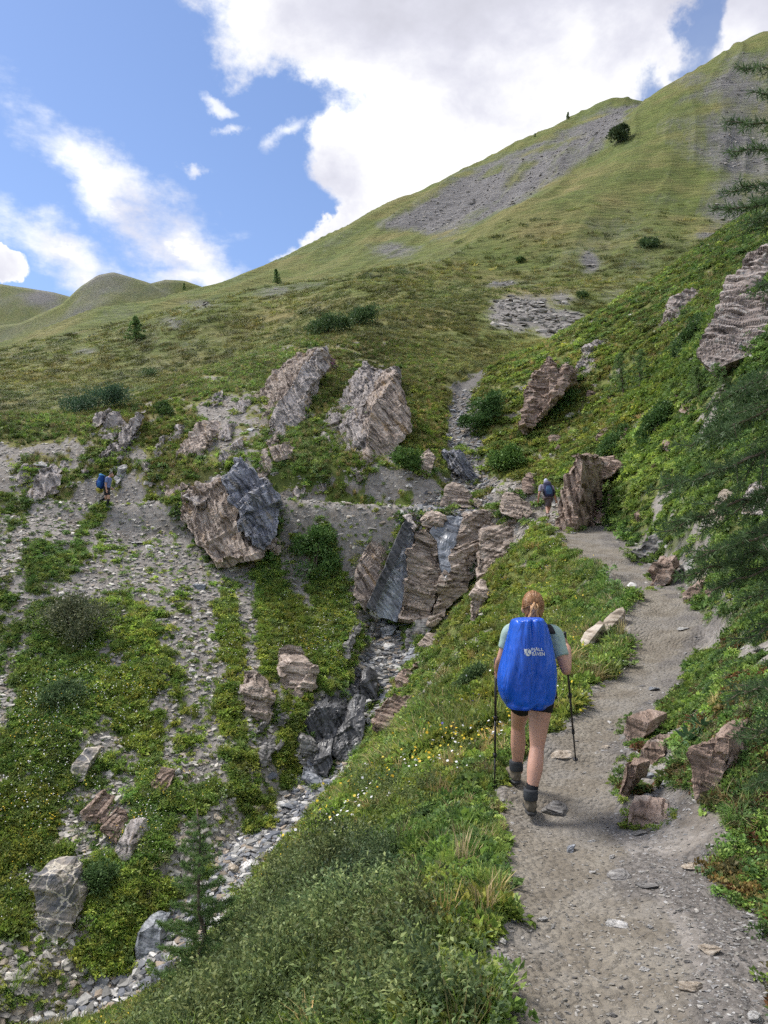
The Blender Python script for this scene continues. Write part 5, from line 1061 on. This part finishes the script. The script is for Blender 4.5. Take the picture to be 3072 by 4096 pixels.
def fuse(name, bm, voxel, smooth=6, fac=.5):
    bmesh.ops.recalc_face_normals(bm, faces=bm.faces[:])
    o = bpy.data.objects.new('tmp', bm_mesh('tmp', bm)); COL.objects.link(o)
    m = o.modifiers.new('r', 'REMESH'); m.mode = 'VOXEL'; m.voxel_size = voxel; m.use_smooth_shade = True
    m = o.modifiers.new('s', 'SMOOTH'); m.iterations = smooth; m.factor = fac
    dg = bpy.context.evaluated_depsgraph_get(); me = bpy.data.meshes.new_from_object(o.evaluated_get(dg)); me.name = name
    bpy.data.objects.remove(o); me.materials.clear(); return me
def skin_mat(name, col):
    m, t, b = new_mat(name); c = t.add('ShaderNodeTexCoord').outputs['Object']
    n = t.noise(c, 9, 4); t.l.new(t.mix(t.smooth(n, .3, .7), tuple(x * .9 for x in col), tuple(min(1, x * 1.08) for x in col)), b.inputs['Base Color'])
    b.inputs['Roughness'].default_value = .5; b.inputs['Subsurface Radius'].default_value = (.02, .008, .004); b.inputs['Subsurface Scale'].default_value = .5
    return m
def hair_mat(name, lo, hi):
    m, t, b = new_mat(name); c = t.add('ShaderNodeTexCoord').outputs['Object']
    n = t.noise(t.vec('MULTIPLY', c, (1, .5, .12)), 160, 3); t.l.new(t.mix(t.smooth(n, .3, .7), lo, hi), b.inputs['Base Color']); b.inputs['Roughness'].default_value = .42
    bump(t, b, n, .6, .004); return m
SK = skin_mat('skin', (.52, .285, .205)); SKM = skin_mat('tanned_skin', (.50, .27, .19))
def hand(bm, wrist, d, palm_n, grip=None, s=1.):
    """palm, four fingers of unequal length and a thumb; curled when gripping"""
    wrist = np.asarray(wrist, float); d = unit(d); pn = unit(np.asarray(palm_n) - d * (np.asarray(palm_n) @ d)); sd_ = np.cross(pn, d)
    pc = wrist + d * .05 * s; loft(bm, [wrist, pc, wrist + d * .09 * s], [(.026 * s, .02 * s), (.04 * s, .015 * s), (.038 * s, .013 * s)], 12, sd_, 3)
    curl = 1.0 if grip else .35
    for i, (o, L_) in enumerate(((-.028, .062), (-.0095, .072), (.0095, .068), (.028, .052))):
        b = wrist + d * .085 * s + sd_ * o * s; a1, a2 = curl * .9, curl * 1.9; f = lambda a: d * math.cos(a) + pn * math.sin(a)
        p1 = b + f(a1 * .6) * L_ * .45 * s; p2 = p1 + f(a1 + .4 * curl) * L_ * .32 * s; p3 = p2 + f(a2 + .3 * curl) * L_ * .26 * s
        loft(bm, [b, p1, p2, p3], [.0095 * s, .009 * s, .0082 * s, .007 * s], 8, None, 2)
    b = wrist + d * .03 * s - sd_ * .032 * s; p1 = b + (d * .6 - sd_ * .75 + pn * .3 * curl) * .034 * s; p2 = p1 + (d * .8 - sd_ * .1 + pn * .8 * curl) * .03 * s
    loft(bm, [b, p1, p2], [.013 * s, .0105 * s, .008 * s], 8, None, 2)
def boot(parent, heel, fwd, s, mu, mc, ms, up_=(0, 0, 1), cuff=.10, lenn=.29):
    f = unit(fwd); u = unit(np.asarray(up_, float) - f * (np.asarray(up_, float) @ f)); sd_ = np.cross(f, u); h = np.asarray(heel, float); g = lambda a, b: h + f * a * s + u * b * s
    bm = bmesh.new(); loft(bm, [g(-.005, .05), g(.05, .055), g(.12, .058), g(.2, .048), g(lenn - .03, .04), g(lenn - .005, .034)], [(.030 * s, .030 * s), (.042 * s, .040 * s), (.045 * s, .042 * s), (.05 * s, .034 * s), (.044 * s, .026 * s), (.02 * s, .014 * s)], 14, sd_)
    loft(bm, [g(.05, .04), g(.048, .09), g(.045, .125)], [(.044 * s, .058 * s), (.043 * s, .052 * s), (.045 * s, .054 * s)], 14, sd_)
    b = obj('boot', fuse('boot', bm, .008 * s, 4), mu, parent)
    bm = bmesh.new(); loft(bm, [g(.045, .10), g(.045, .135), g(.045, .135 + cuff * .35)], [(.049 * s, .057 * s), (.052 * s, .06 * s), (.05 * s, .057 * s)], 14, sd_); obj('boot_cuff', bm_mesh('boot_cuff', bm, True), mc, b)
    bm = bmesh.new(); loft(bm, [g(-.02, .014), g(.04, .014), g(.12, .016), g(.2, .018), g(lenn - .01, .022), g(lenn + .008, .028)], [(.026 * s, .013 * s), (.043 * s, .016 * s), (.042 * s, .015 * s), (.052 * s, .015 * s), (.042 * s, .014 * s), (.02 * s, .01 * s)], 14, sd_); obj('sole', fuse('sole', bm, .007 * s, 2), ms, b)
    return b
def pole(label, grip, tip, r0, mats, group=None):
    grip, tip = np.asarray(grip, float), np.asarray(tip, float); t = thing('trekking_pole', label, 'pole', tip, group); o = lambda f: grip - tip + (tip - grip) * f
    def seg(nm, a, b, r1, r2, m, sg=8): bm = bmesh.new(); tube(bm, [o(a), o(b)], [r1, r2], sg); return obj(nm, bm_mesh(nm, bm, True), m, t)
    seg('handle', -.075, .06, r0 * 1.9, r0 * 1.7, mats[1]); seg('shaft', .06, .42, r0 * 1.15, r0 * 1.15, mats[0]); seg('clamp', .40, .43, r0 * 1.9, r0 * 1.9, mats[1]); seg('shaft', .43, .72, r0, r0, mats[0]); seg('clamp', .70, .73, r0 * 1.7, r0 * 1.7, mats[1]); seg('shaft', .73, .97, r0 * .85, r0 * .8, mats[0]); seg('tip', .965, 1.0, r0 * .6, r0 * .35, mats[2]); seg('basket', .955, .96, r0 * 2.6, r0 * 2.6, mats[1])
    return t
BLK = plain('black_fabric', (.012, .012, .014), .8, .3, 60); BLKP = plain('black_plastic', (.02, .02, .022), .45, .2, 40); STEEL = plain('steel', (.35, .35, .36), .35, .1, 40, .6)

# ---- the woman
OW = W(531, 816, 5.42); woman = thing('person', 'woman with reddish blond ponytail walking up the trail under a blue covered backpack', 'person', OW)
L3 = lambda px, py, Y: W(px, py, Y) - OW
hipR, kneR, ankR = L3(541, 692, 5.64), L3(537, 748, 5.58), L3(531.8, 790, 5.46)
hipL, kneL, ankL = L3(523.5, 692, 5.66), L3(518, 726, 5.98), L3(517.6, 765, 6.06)
pel, wst, chs, nck, hed = L3(532.5, 692, 5.65), L3(532, 668, 5.69), L3(532, 642, 5.72), L3(532.5, 624, 5.73), L3(532.8, 608, 5.74)
shL, elL, haL = L3(510.5, 633, 5.72), L3(501.5, 659, 5.74), L3(497.5, 670, 5.92)
shR, elR, haR = L3(554.5, 635, 5.70), L3(566, 670, 5.62), L3(567.5, 647, 5.78)
def limb(a, b, rs, bulge=(0, 0, 0)):
    n = len(rs); return [a + (b - a) * t + np.array(bulge) * math.sin(t * math.pi) for t in np.linspace(0, 1, n)], rs
def body_mesh(vox, sc=1.):
    bm = bmesh.new(); X = (1, 0, 0)
    loft(bm, [pel + (0, 0, -.06), pel, wst, chs, chs + (0, 0, .07), nck + (0, 0, -.01)], [(.14, .10), (.165, .115), (.125, .09), (.15, .10), (.13, .085), (.05, .05)], 18, X)
    loft(bm, [nck + (0, 0, -.05), nck, hed + (0, 0, -.04)], [.052, .048, .05], 12, X)
    ball(bm, hed + (0, 0, .012), (.073, .092, .105)); ball(bm, hed + (0, .075, -.055), (.05, .035, .045)); ball(bm, hed + (0, .1, -.012), (.012, .018, .02))
    for sx in (-1, 1): ball(bm, hed + (sx * .077, .0, -.012), (.012, .018, .03))
    for h, k, a, rs1, rs2 in ((hipR, kneR, ankR, (.1, .093, .082, .068, .053), (.053, .058, .0585, .049, .0385)), (hipL, kneL, ankL, (.098, .09, .078, .066, .054), (.055, .06, .06, .05, .04))):
        loft(bm, *limb(h, k, [r * .97 for r in rs1]), 16, X); loft(bm, *limb(k, a, [r * .97 for r in rs2], (0, -.012, 0)), 16, X); ball(bm, k, (.05, .055, .055)); loft(bm, [a, a + (0, .02, -.06)], [.04, .045], 10, X, 1)
    for s_, e_, h_ in ((shL, elL, haL), (shR, elR, haR)):
        loft(bm, *limb(s_, e_, [.048, .047, .043, .039]), 12, None); ball(bm, e_, (.038, .038, .038)); loft(bm, *limb(e_, h_, [.038, .040, .035, .027]), 12, None)
    hand(bm, haL, (-.05, .55, -.5), (.9, .1, .3), True, .92); hand(bm, haR, (-.1, .75, .45), (-.9, .1, 0), True, .92)
    return fuse('body', bm, vox, 5)
obj('body', body_mesh(.007), SK, woman)
SHIRT = plain('sage_green_shirt', (.33, .44, .40), .85, .1, 25, .2, .004)
bm = bmesh.new(); loft(bm, [pel + (0, 0, .03), wst, chs, chs + (0, 0, .075), nck + (0, 0, -.012)], [(.162, .118), (.14, .103), (.165, .113), (.145, .1), (.062, .06)], 18, (1, 0, 0))
for s_, e_ in ((shL, elL), (shR, elR)):
    d = e_ - s_; loft(bm, [s_ + (chs - s_) * .35 + (0, 0, .05), s_ + (0, 0, .004), s_ + d * .3, s_ + d * .62], [.06, .066, .063, .058], 12, None)
obj('t_shirt', fuse('t_shirt', bm, .009, 5), SHIRT, woman)
SHORT = plain('black_shorts', (.008, .008, .009), .75, .2, 60, .25)
bm = bmesh.new(); loft(bm, [pel + (0, 0, .1), pel + (0, 0, .02), pel + (0, -.005, -.05)], [(.14, .11), (.178, .132), (.185, .138)], 18, (1, 0, 0))
for h, k, f in ((hipR, kneR, .36), (hipL, kneL, .40)): loft(bm, [h + (0, 0, .03), h + (k - h) * .15, h + (k - h) * f], [.105, .103, .0955], 16, (1, 0, 0))
obj('shorts', fuse('shorts', bm, .009, 3), SHORT, woman)
SOCK = plain('dark_grey_sock', (.022, .023, .026), .95, .3, 80, .1, .003); BU = plain('olive_suede_boot', (.145, .122, .092), .9, .25, 30, .15, .003); BC = plain('grey_boot_collar', (.05, .053, .058), .9, .2, 40, .1); BS = plain('dark_rubber_sole', (.045, .045, .045), .8, .2, 30, .2)
for a, k in ((ankR, kneR), (ankL, kneL)):
    bm = bmesh.new(); d = unit(k - a); loft(bm, [a - d * .04, a + d * .01, a + d * .065], [.045, .0435, .0445], 14, (1, 0, 0)); obj('sock', bm_mesh('sock', bm, True), SOCK, woman)
boot(woman, L3(531.5, 816, 5.40), (.12, 1, .02), 1.0, BU, BC, BS); boot(woman, L3(517, 784.5, 6.0), (-.02, 1, .06), 1.0, BU, BC, BS)
HAIR = hair_mat('reddish_blond_hair', (.10, .042, .018), (.36, .17, .07)); bm = bmesh.new()
ball(bm, hed + (0, -.012, .022), (.081, .095, .11)); ball(bm, hed + (0, -.035, -.03), (.072, .065, .075)); 
hm_ = fuse('hair', bm, .006, 4); b0 = hed + (-.012, -.105, .03)
for v in hm_.vertices:                                       # strands drawn back to the tie
    q = np.array(v.co) - b0; a_ = math.atan2(q[2], q[0] + 1e-6); k_ = min(1, np.linalg.norm(q) / .09)
    v.co = Vector(hed) + (v.co - Vector(hed)) * (1 + k_ * (.009 * math.sin(a_ * 23) + .006 * math.sin(a_ * 41 + 1)))
hr = obj('hair', hm_, HAIR, woman)
bm = bmesh.new(); rh = np.random.default_rng(12); hc = hed + np.array([0, -.012, .022]); er = np.array([.0825, .0965, .1115]); dT = (b0 - hc) / er; dT /= np.linalg.norm(dT)
for i in range(150):
    a_ = rh.uniform(-.35, math.pi + .35); d0 = unit((math.cos(a_), .55 + .3 * rh.random(), math.sin(a_))); om = math.acos(np.clip(d0 @ dT, -1, 1)); lift_ = rh.uniform(.0, .0035)
    loft(bm, [hc + (d0 * math.sin((1 - u_) * om) + dT * math.sin(u_ * om)) / math.sin(om) * (er + lift_ * math.sin(u_ * math.pi)) for u_ in np.linspace(0, .97, 7)], [.0012, .0022, .0024, .0024, .0024, .0022, .002], 4, None, 1)
obj('hair_strands', bm_mesh('hair_strands', bm, True), hair_mat('auburn_strands', (.20, .085, .03), (.46, .24, .10)), hr)
bm = bmesh.new(); b0 = hed + (-.012, -.105, .03); tw = np.random.default_rng(5)
for i in range(26):
    o = tw.normal(size=3) * np.array([.010, .008, .008]); e = tw.normal(size=3) * np.array([.034, .012, .02]); loft(bm, [b0 + o, b0 + (0, -.022, -.03) + o * 1.2, b0 + (-.01, -.012, -.09) + e * .6, b0 + (-.012, -.005, -.165) + e], [.006, .009, .008, .003], 6, None, 3)
obj('ponytail', bm_mesh('ponytail', bm, True), hair_mat('blond_ponytail', (.26, .125, .05), (.62, .37, .17)), hr)
bm = bmesh.new(); loft(bm, [b0 + (0, .006, -.004), b0 + (0, -.012, -.008)], [.02, .02], 10, None, 1); obj('hair_tie', bm_mesh('hair_tie', bm, True), BLK, hr)

# ---- her backpack under the rain cover
PB = W(531, 710, 5.42); pack = thing('backpack', 'large backpack in a bright blue rain cover with a white emblem on the woman\'s back', 'backpack', PB)
m, t, b = new_mat('blue_rain_cover'); tc = t.add('ShaderNodeTexCoord').outputs['Object']
t.l.new(t.mix(t.smooth(t.noise(tc, 3, 3), .3, .7), (.003, .075, .50), (.005, .105, .62)), b.inputs['Base Color']); b.inputs['Roughness'].default_value = .36; b.inputs['Specular IOR Level'].default_value = .5
wv = t.noise(t.vec('MULTIPLY', tc, (1.6, 1, .35)), 6, 2, .5, 1.5); bump(t, b, wv, .8, .05); COVER = m
prof = [(345,590,742),(352,548,758),(365,518,772),(400,502,792),(450,494,806),(500,482,820),(550,470,832),(600,456,844),(650,442,854),(700,428,862),(750,414,868),(800,404,872),(850,399,874),(900,402,871),(950,411,866),(1000,428,852),(1030,444,838),(1055,462,800),(1072,480,772),(1084,520,745)]
zr = lambda zx, zy: (450 + zx * .1243, 575 + zy * .1243)
rows = []
for zy, x0, x1 in prof: rows.append((W(*zr(x0, zy), 5.42) - PB, W(*zr(x1, zy), 5.42) - PB))
rows = np.array(rows); kk = np.linspace(0, len(rows) - 1, 70); NA_ = 96
def rowat(k): i = min(int(k), len(rows) - 2); f = k - i; return rows[i] * (1 - f) + rows[i + 1] * f
def cover_pt(k, a):
    l, r_ = rowat(k); c, hw = (l + r_) / 2, (r_[0] - l[0]) / 2; v = k / (len(rows) - 1)
    dep = .15 + .06 * math.sin(v * math.pi) + .03 * v; ca, sa = math.cos(a), math.sin(a)
    q = (abs(ca)**2.6 + abs(sa)**2.6)**(-1 / 2.6); x = hw * ca * q; y = dep * sa * q * (1 if sa < 0 else .75) + .10
    edge = math.sin(min(1, v * 9) * math.pi / 2)**.6 * math.sin(min(1, (1 - v) * 11) * math.pi / 2)**.6; y = .10 + (y - .10) * (.35 + .65 * edge)
    # creases fanning from the top corners to the hem
    xo = x - .06 + .10 * v; f1 = 1 - 2 * abs(math.sin(xo * 24 * (1.35 - .8 * v) + 1.2 * math.sin(v * 5 + 1)))**.6; f2 = 1 - 2 * abs(math.sin(xo * 47 * (1.3 - .7 * v) - 2.2 * v))**.7; fan = .65 * f1 + .4 * f2
    w_ = .026 * fan * (.4 + 1.1 * abs(v - .45)) + .016 * math.sin(v * 34 + 16 * x + 2 * math.sin(x * 30)) * max(0, v - .78) * 4
    y += (w_ if sa < 0 else 0) * min(1, -sa * 2 if sa < 0 else 0)
    return c + np.array([x, y, 0])
Vc = np.array([cover_pt(k, a) for k in kk for a in np.arange(NA_) * 2 * math.pi / NA_]); ii = np.arange(len(Vc)).reshape(len(kk), NA_); jj = np.roll(ii, -1, 1)
Fc = np.stack([ii[:-1], jj[:-1], jj[1:], ii[1:]], -1).reshape(-1, 4); me = mesh_arr('rain_cover', Vc, Fc, True)
bmc = bmesh.new(); bmc.from_mesh(me); bmc.verts.ensure_lookup_table(); bmc.faces.new([bmc.verts[i] for i in ii[0]]); bmc.faces.new([bmc.verts[i] for i in ii[-1][::-1]]); bmesh.ops.recalc_face_normals(bmc, faces=bmc.faces[:]); bmc.to_mesh(me); bmc.free(); me.polygons.foreach_set('use_smooth', np.ones(len(me.polygons), bool))
cov = obj('rain_cover', me, COVER, pack)
bm = bmesh.new(); tube(bm, [cover_pt(len(rows) - 2.2, a) + np.array([0, -.004 if math.sin(a) < 0 else 0, 0]) for a in np.linspace(0, 2 * math.pi, 60)], [.0055] * 60, 6, False); obj('elastic_hem', bm_mesh('elastic_hem', bm, True), plain('blue_hem', (.002, .05, .36), .6), cov)
WHT = plain('white_print', (.72, .74, .76), .6, .08, 60)
from mathutils.bvhtree import BVHTree
bvh = BVHTree.FromPolygons([tuple(v) for v in Vc], [tuple(f) for f in Fc])
def on_cover(x, z):
    h = bvh.ray_cast(Vector((x, -2, z)), Vector((0, 1, 0))); return Vector((x, (h[0].y if h[0] else -.05) - .0025, z))
def print_text(txt, zx0, zx1, zy0, zy1, nm):
    cu_ = bpy.data.curves.new('t', 'FONT'); cu_.body = txt; cu_.offset = .018; ob = bpy.data.objects.new('t', cu_); COL.objects.link(ob)
    dg = bpy.context.evaluated_depsgraph_get(); me = bpy.data.meshes.new_from_object(ob.evaluated_get(dg)); bpy.data.objects.remove(ob); me.name = nm; me.materials.clear()
    co = np.array([v.co for v in me.vertices]); mn, mx = co.min(0), co.max(0); A_, B_ = W(*zr(zx0, zy1), 5.36) - PB, W(*zr(zx1, zy0), 5.36) - PB
    for v in me.vertices:
        f = (v.co.x - mn[0]) / (mx[0] - mn[0]); g = (v.co.y - mn[1]) / (mx[1] - mn[1]); v.co = on_cover(A_[0] + (B_[0] - A_[0]) * f, A_[2] + (B_[2] - A_[2]) * g)
    obj(nm, me, WHT, cov)
print_text('FJÄLL', 643, 736, 576, 613, 'lettering'); print_text('RÄVEN', 646, 746, 607, 643, 'lettering')
def flat_shape(pts, nm, mat, dy=0):
    bm = bmesh.new(); vs = []
    for zx, zy in pts: p = W(*zr(zx, zy), 5.36) - PB; q = on_cover(p[0], p[2]); q.y += dy; vs.append(bm.verts.new(q))
    bm.faces.new(vs); obj(nm, bm_mesh(nm, bm), mat, cov)
em = [(612 + 28 * math.cos(a), 616 + 29 * math.sin(a)) for a in np.arange(-2.0, 3.3, .3)]
flat_shape([(583, 586), (590, 594), (598, 588)] + em + [(596, 640), (598, 626), (588, 622), (585, 606)], 'emblem', WHT)
flat_shape([(612, 590), (617, 594), (606, 612), (622, 628), (636, 632), (634, 635), (619, 632), (602, 613)], 'emblem_line', COVER, -.001)
bm = bmesh.new()
for sx in (-1, 1):
    s0 = (shL if sx < 0 else shR) + OW - PB; loft(bm, [s0 + (-.045 * sx, -.12, .02), s0 + (-.05 * sx, 0, .075), s0 + (-.05 * sx, .10, .01), s0 + (-.045 * sx, .09, -.2)], [(.028, .008)] * 4, 8, (1, 0, 0))
obj('shoulder_straps', bm_mesh('shoulder_straps', bm, True), BLK, pack)
pm = (plain('black_pole_shaft', (.018, .016, .016), .35, .2, 30, .5), BLKP, STEEL)
pole('left trekking pole of the woman, planted on the gravel edge', OW + haL + np.array([-.006, .045, .02]), W(494.6, 791, 5.98), .0085, pm)
pole('right trekking pole of the woman, planted by the shale step', OW + haR + np.array([-.004, .05, .03]), W(576, 764, 6.5), .0085, pm)

# ---- hikers further up
def hiker(label, O, J, side, sc, cols_, cap=None, socks=0, fwdL=(0, 1, 0), fwdR=(0, 1, 0), face=(0, 1, 0)):
    t = thing('person', label, 'person', O); f = unit(face); S = np.asarray(side, float); g = {k: np.asarray(v) - O for k, v in J.items()}
    bm = bmesh.new(); up_ = unit(g['neck'] - g['hip']); hd = g['head']
    loft(bm, [g['hip'] - up_ * .08, g['hip'], g['hip'] * .5 + g['neck'] * .5, g['neck'] - up_ * .1, g['neck']], [(.15, .1), (.165, .12), (.155, .11), (.18, .115), (.06, .06)], 14, S)
    loft(bm, [g['neck'] - up_ * .03, hd], [.06, .055], 10, S); ball(bm, hd + (0, 0, .015), (.078, .085, .105)); ball(bm, hd + f * .075 + (0, 0, -.05), (.045, .045, .045)); ball(bm, hd + f * .1 + (0, 0, -.005), (.018, .018, .02))
    for sx in (-1, 1): ball(bm, hd + S * .078 * sx, (.014, .014, .03))
    for q in 'LR':
        loft(bm, *limb(g['hip' + q], g['knee' + q], [.095, .085, .07, .057]), 12, S); loft(bm, *limb(g['knee' + q], g['ank' + q], [.057, .06, .052, .038]), 12, S)
        loft(bm, *limb(g['sh' + q], g['el' + q], [.055, .05, .045, .04]), 10, None); loft(bm, *limb(g['el' + q], g['ha' + q], [.04, .042, .036, .028]), 10, None)
        hand(bm, g['ha' + q], unit(g['ha' + q] - g['el' + q]), (0, 1, .2), q in cols_.get('grip', ''), 1.05)
    obj('body', fuse('body', bm, .011, 4), SKM, t)
    bm = bmesh.new(); loft(bm, [g['hip'] + up_ * .0, g['hip'] * .5 + g['neck'] * .5, g['neck'] - up_ * .1, g['neck'] - up_ * .02], [(.182, .135), (.175, .128), (.198, .132), (.075, .075)], 14, S)
    for q in 'LR': d = g['el' + q] - g['sh' + q]; loft(bm, [g['sh' + q] * .6 + (g['neck'] - up_ * .08) * .4, g['sh' + q], g['sh' + q] + d * .35, g['sh' + q] + d * .68], [.075, .08, .075, .07], 10, None)
    obj('t_shirt', fuse('t_shirt', bm, .013, 4), cols_['shirt'], t)
    bm = bmesh.new(); loft(bm, [g['hip'] + up_ * .08, g['hip'], g['hip'] - up_ * .09], [(.17, .125), (.19, .145), (.185, .14)], 14, S)
    for q in 'LR': d = g['knee' + q] - g['hip' + q]; loft(bm, [g['hip' + q], g['hip' + q] + d * .4, g['hip' + q] + d * cols_['short_len']], [.115, .105, .098], 12, S)
    obj('shorts', fuse('shorts', bm, .013, 3), cols_['shorts'], t)
    for q, fw in (('L', fwdL), ('R', fwdR)):
        d = g['knee' + q] - g['ank' + q]; bm = bmesh.new(); loft(bm, [g['ank' + q] - d * .08, g['ank' + q] + d * .1, g['ank' + q] + d * (.8 if socks else .22)], [.045, .05, .066 if socks else .05], 12, S); obj('sock', bm_mesh('sock', bm, True), BLK, t)
        fw = unit(fw); u = unit(np.cross(np.cross(fw, d), fw)); boot(t, g['ank' + q] - unit(u) * .11 - fw * .055, fw, 1.0, cols_['shoe'], cols_['shoe2'], cols_['sole'], u, .02)
    bm = bmesh.new(); ball(bm, hd + (0, 0, .03) - f * .012, (.085, .093, .1))
    if cap: loft(bm, [hd + (0, 0, .06) + f * .06, hd + (0, 0, .045) + f * .15], [(.07, .012), (.05, .008)], 10, S, 1)
    hm = fuse('cap' if cap else 'hair', bm, .011, 3)
    if not cap:                                                                                   # leave the face free
        bb = bmesh.new(); bb.from_mesh(hm); bmesh.ops.delete(bb, geom=[v for v in bb.verts if (np.array(v.co) - hd) @ f > .045 + .35 * (v.co.z - hd[2]) or v.co.z < hd[2] - .045], context='VERTS'); bb.to_mesh(hm); bb.free()
    obj('cap' if cap else 'hair', hm, cap or cols_['hair'], t); return t
def rucksack(label, O, c, up_, back, S, w, h, d, mats, extra=None):
    """main body with lid, front pocket and side pockets; 'back' points away from the wearer"""
    t = thing('backpack', label, 'backpack', O); c = np.asarray(c) - O; u, bk, S = unit(up_), unit(back), unit(S); q = lambda a, b, e: c + u * a + bk * b + S * e
    bm = bmesh.new(); loft(bm, [q(-h * .5, 0, 0), q(-h * .44, 0, 0), q(-h * .1, .02, 0), q(h * .25, .01, 0), q(h * .38, 0, 0)], [(w * .3, d * .34), (w * .42, d * .46), (w * .5, d * .52), (w * .46, d * .46), (w * .36, d * .38)], 16, S); obj('main_bag', fuse('main_bag', bm, .013, 4), mats[0], t)
    bm = bmesh.new(); loft(bm, [q(h * .36, .0, 0), q(h * .42, .02, 0), q(h * .5, .0, 0)], [(w * .38, d * .42), (w * .42, d * .46), (w * .26, d * .28)], 14, S); obj('lid', fuse('lid', bm, .013, 3), mats[1], t)
    bm = bmesh.new(); loft(bm, [q(-h * .38, d * .4, 0), q(-h * .1, d * .5, 0), q(h * .2, d * .42, 0)], [(w * .3, d * .14), (w * .34, d * .2), (w * .22, d * .12)], 12, S); obj('front_pocket', fuse('front_pocket', bm, .011, 3), mats[2], t)
    for e in (-1, 1):
        bm = bmesh.new(); loft(bm, [q(-h * .42, 0, e * w * .46), q(-h * .2, 0, e * w * .54), q(0, 0, e * w * .5)], [(w * .08, d * .2), (w * .1, d * .26), (w * .06, d * .18)], 10, S); obj('side_pocket', bm_mesh('side_pocket', bm, True), mats[3], t)
    bm = bmesh.new(); loft(bm, [q(h * .3, -d * .4, -w * .28), q(h * .36, -d * .8, -w * .28), q(h * .1, -d * 1.25, -w * .3), q(-h * .3, -d * .9, -w * .36), q(-h * .42, -d * .4, -w * .3)], [(.03, .012)] * 5, 8, S); loft(bm, [q(h * .3, -d * .4, w * .28), q(h * .36, -d * .8, w * .28), q(h * .1, -d * 1.25, w * .3), q(-h * .3, -d * .9, w * .36), q(-h * .42, -d * .4, w * .3)], [(.03, .012)] * 5, 8, S); obj('shoulder_straps', bm_mesh('shoulder_straps', bm, True), BLK, t)
    if extra: extra(t, q)
    return t
fab = lambda n, c: plain(n, c, .8, .25, 22, .2, .006)
# man seen from behind
Yf = 29.4; zf = lambda zx, zy, dY=0: W(525 + zx * .02713, 470 + zy * .02713, Yf + dY)
gfz = hit(548.3, 521.5); Yf = float(np.clip(gfz[1], 27.5, 30.5)); O2 = zf(860, 1890)
J2 = dict(head=zf(770, 440, .30), neck=zf(800, 540, .22), hip=zf(860, 1010, 0), hipL=zf(800, 1060, .02), hipR=zf(925, 1060, -.02), kneeL=zf(905, 1340, .34), ankL=zf(800, 1640, .42), kneeR=zf(805, 1370, .1), ankR=zf(860, 1680, -.16),
          shL=zf(590, 610, .2), elL=zf(520, 890, .1), haL=zf(488, 1090, .24), shR=zf(1000, 640, .18), elR=zf(1075, 900, .08), haR=zf(1145, 1130, .26))
hiker('man in a pale cap and grey shorts climbing the trail beside the cliff', O2, J2, (1, 0, 0), 1, dict(shirt=fab('grey_lilac_shirt', (.30, .27, .33)), shorts=fab('grey_brown_shorts', (.115, .09, .095)), short_len=.86, shoe=fab('beige_shoe', (.33, .29, .25)), shoe2=fab('beige_collar', (.28, .24, .21)), sole=fab('tan_sole', (.19, .16, .12))), cap=fab('pale_lilac_cap', (.55, .55, .68)), fwdL=(0, 1, .25), fwdR=(-.1, .55, -.85))
rucksack('navy blue patterned daypack on the man in the pale cap', O2, zf(855, 720, -.05), (-.1, .22, 1), (0, -1, .25), (1, 0, 0), .36, .58, .22, (fab('navy_pack', (.035, .037, .085)), fab('striped_lid', (.10, .10, .16)), fab('blue_teal_pocket', (.05, .11, .21)), fab('black_pocket', (.015, .015, .02))))
# man in profile
gl = hit(108, 508.3); Yl = float(np.clip(gl[1], 32, 36)); zl = lambda zx, zy, dY=0: W(87.5 + zx * .02599, 462.5 + zy * .02599, Yl + dY); O3 = zl(800, 1770)
J3 = dict(head=zl(915, 455, .0), neck=zl(845, 545, 0), hip=zl(745, 1000, 0), hipL=zl(745, 1040, .09), hipR=zl(745, 1040, -.09), kneeR=zl(815, 1345, -.1), ankR=zl(765, 1650, -.1), kneeL=zl(720, 1360, .1), ankL=zl(478, 1475, .1),
          shR=zl(760, 610, -.2), elR=zl(700, 850, -.24), haR=zl(728, 1040, -.26), shL=zl(800, 610, .2), elL=zl(800, 860, .25), haL=zl(915, 985, .2))
hiker('man in a blue t-shirt and black knee socks walking right along the upper trail', O3, J3, (0, 1, 0), 1, dict(shirt=fab('slate_blue_shirt', (.17, .21, .42)), shorts=fab('black_short', (.02, .02, .028)), short_len=.7, grip='L', hair=plain('short_grey_hair', (.12, .10, .09), .8, .3, 60), shoe=fab('grey_white_shoe', (.42, .40, .37)), shoe2=fab('dark_collar', (.03, .03, .03)), sole=fab('pale_sole', (.5, .48, .43))), socks=1, fwdL=(.25, 0, -1), fwdR=(1, 0, .02), face=(1, 0, -.18))
def roll(t, q):
    bm = bmesh.new(); loft(bm, [q(-.40, .0, -.24), q(-.40, 0, -.22), q(-.40, 0, .22), q(-.40, 0, .24)], [.06, .085, .085, .06], 14, (1, 0, 0), 2); obj('sleeping_mat', bm_mesh('sleeping_mat', bm, True), fab('yellow_mat', (.42, .38, .07)), t)
    bm = bmesh.new(); tube(bm, [q(.2, .2, -.16), q(0, .25, -.17), q(-.2, .2, -.17)], [.014] * 3, 6); obj('strap', bm_mesh('strap', bm), fab('cream_strap', (.5, .48, .36)), t)
rucksack('big blue trekking backpack with a yellow mat roll on the man in blue', O3, zl(530, 730), (.16, 0, 1), (-1, 0, .16), (0, 1, 0), .40, .64, .30, (fab('royal_blue_pack', (.02, .075, .27)), fab('light_blue_lid', (.07, .22, .45)), fab('deep_blue_pocket', (.02, .05, .2)), fab('bright_blue_pocket', (.03, .13, .38))), roll)
pole('trekking pole held by the man in blue, trailing behind him', O3 * 0 + zl(955, 1000, .2), zl(20, 1730, .1), .009, pm)
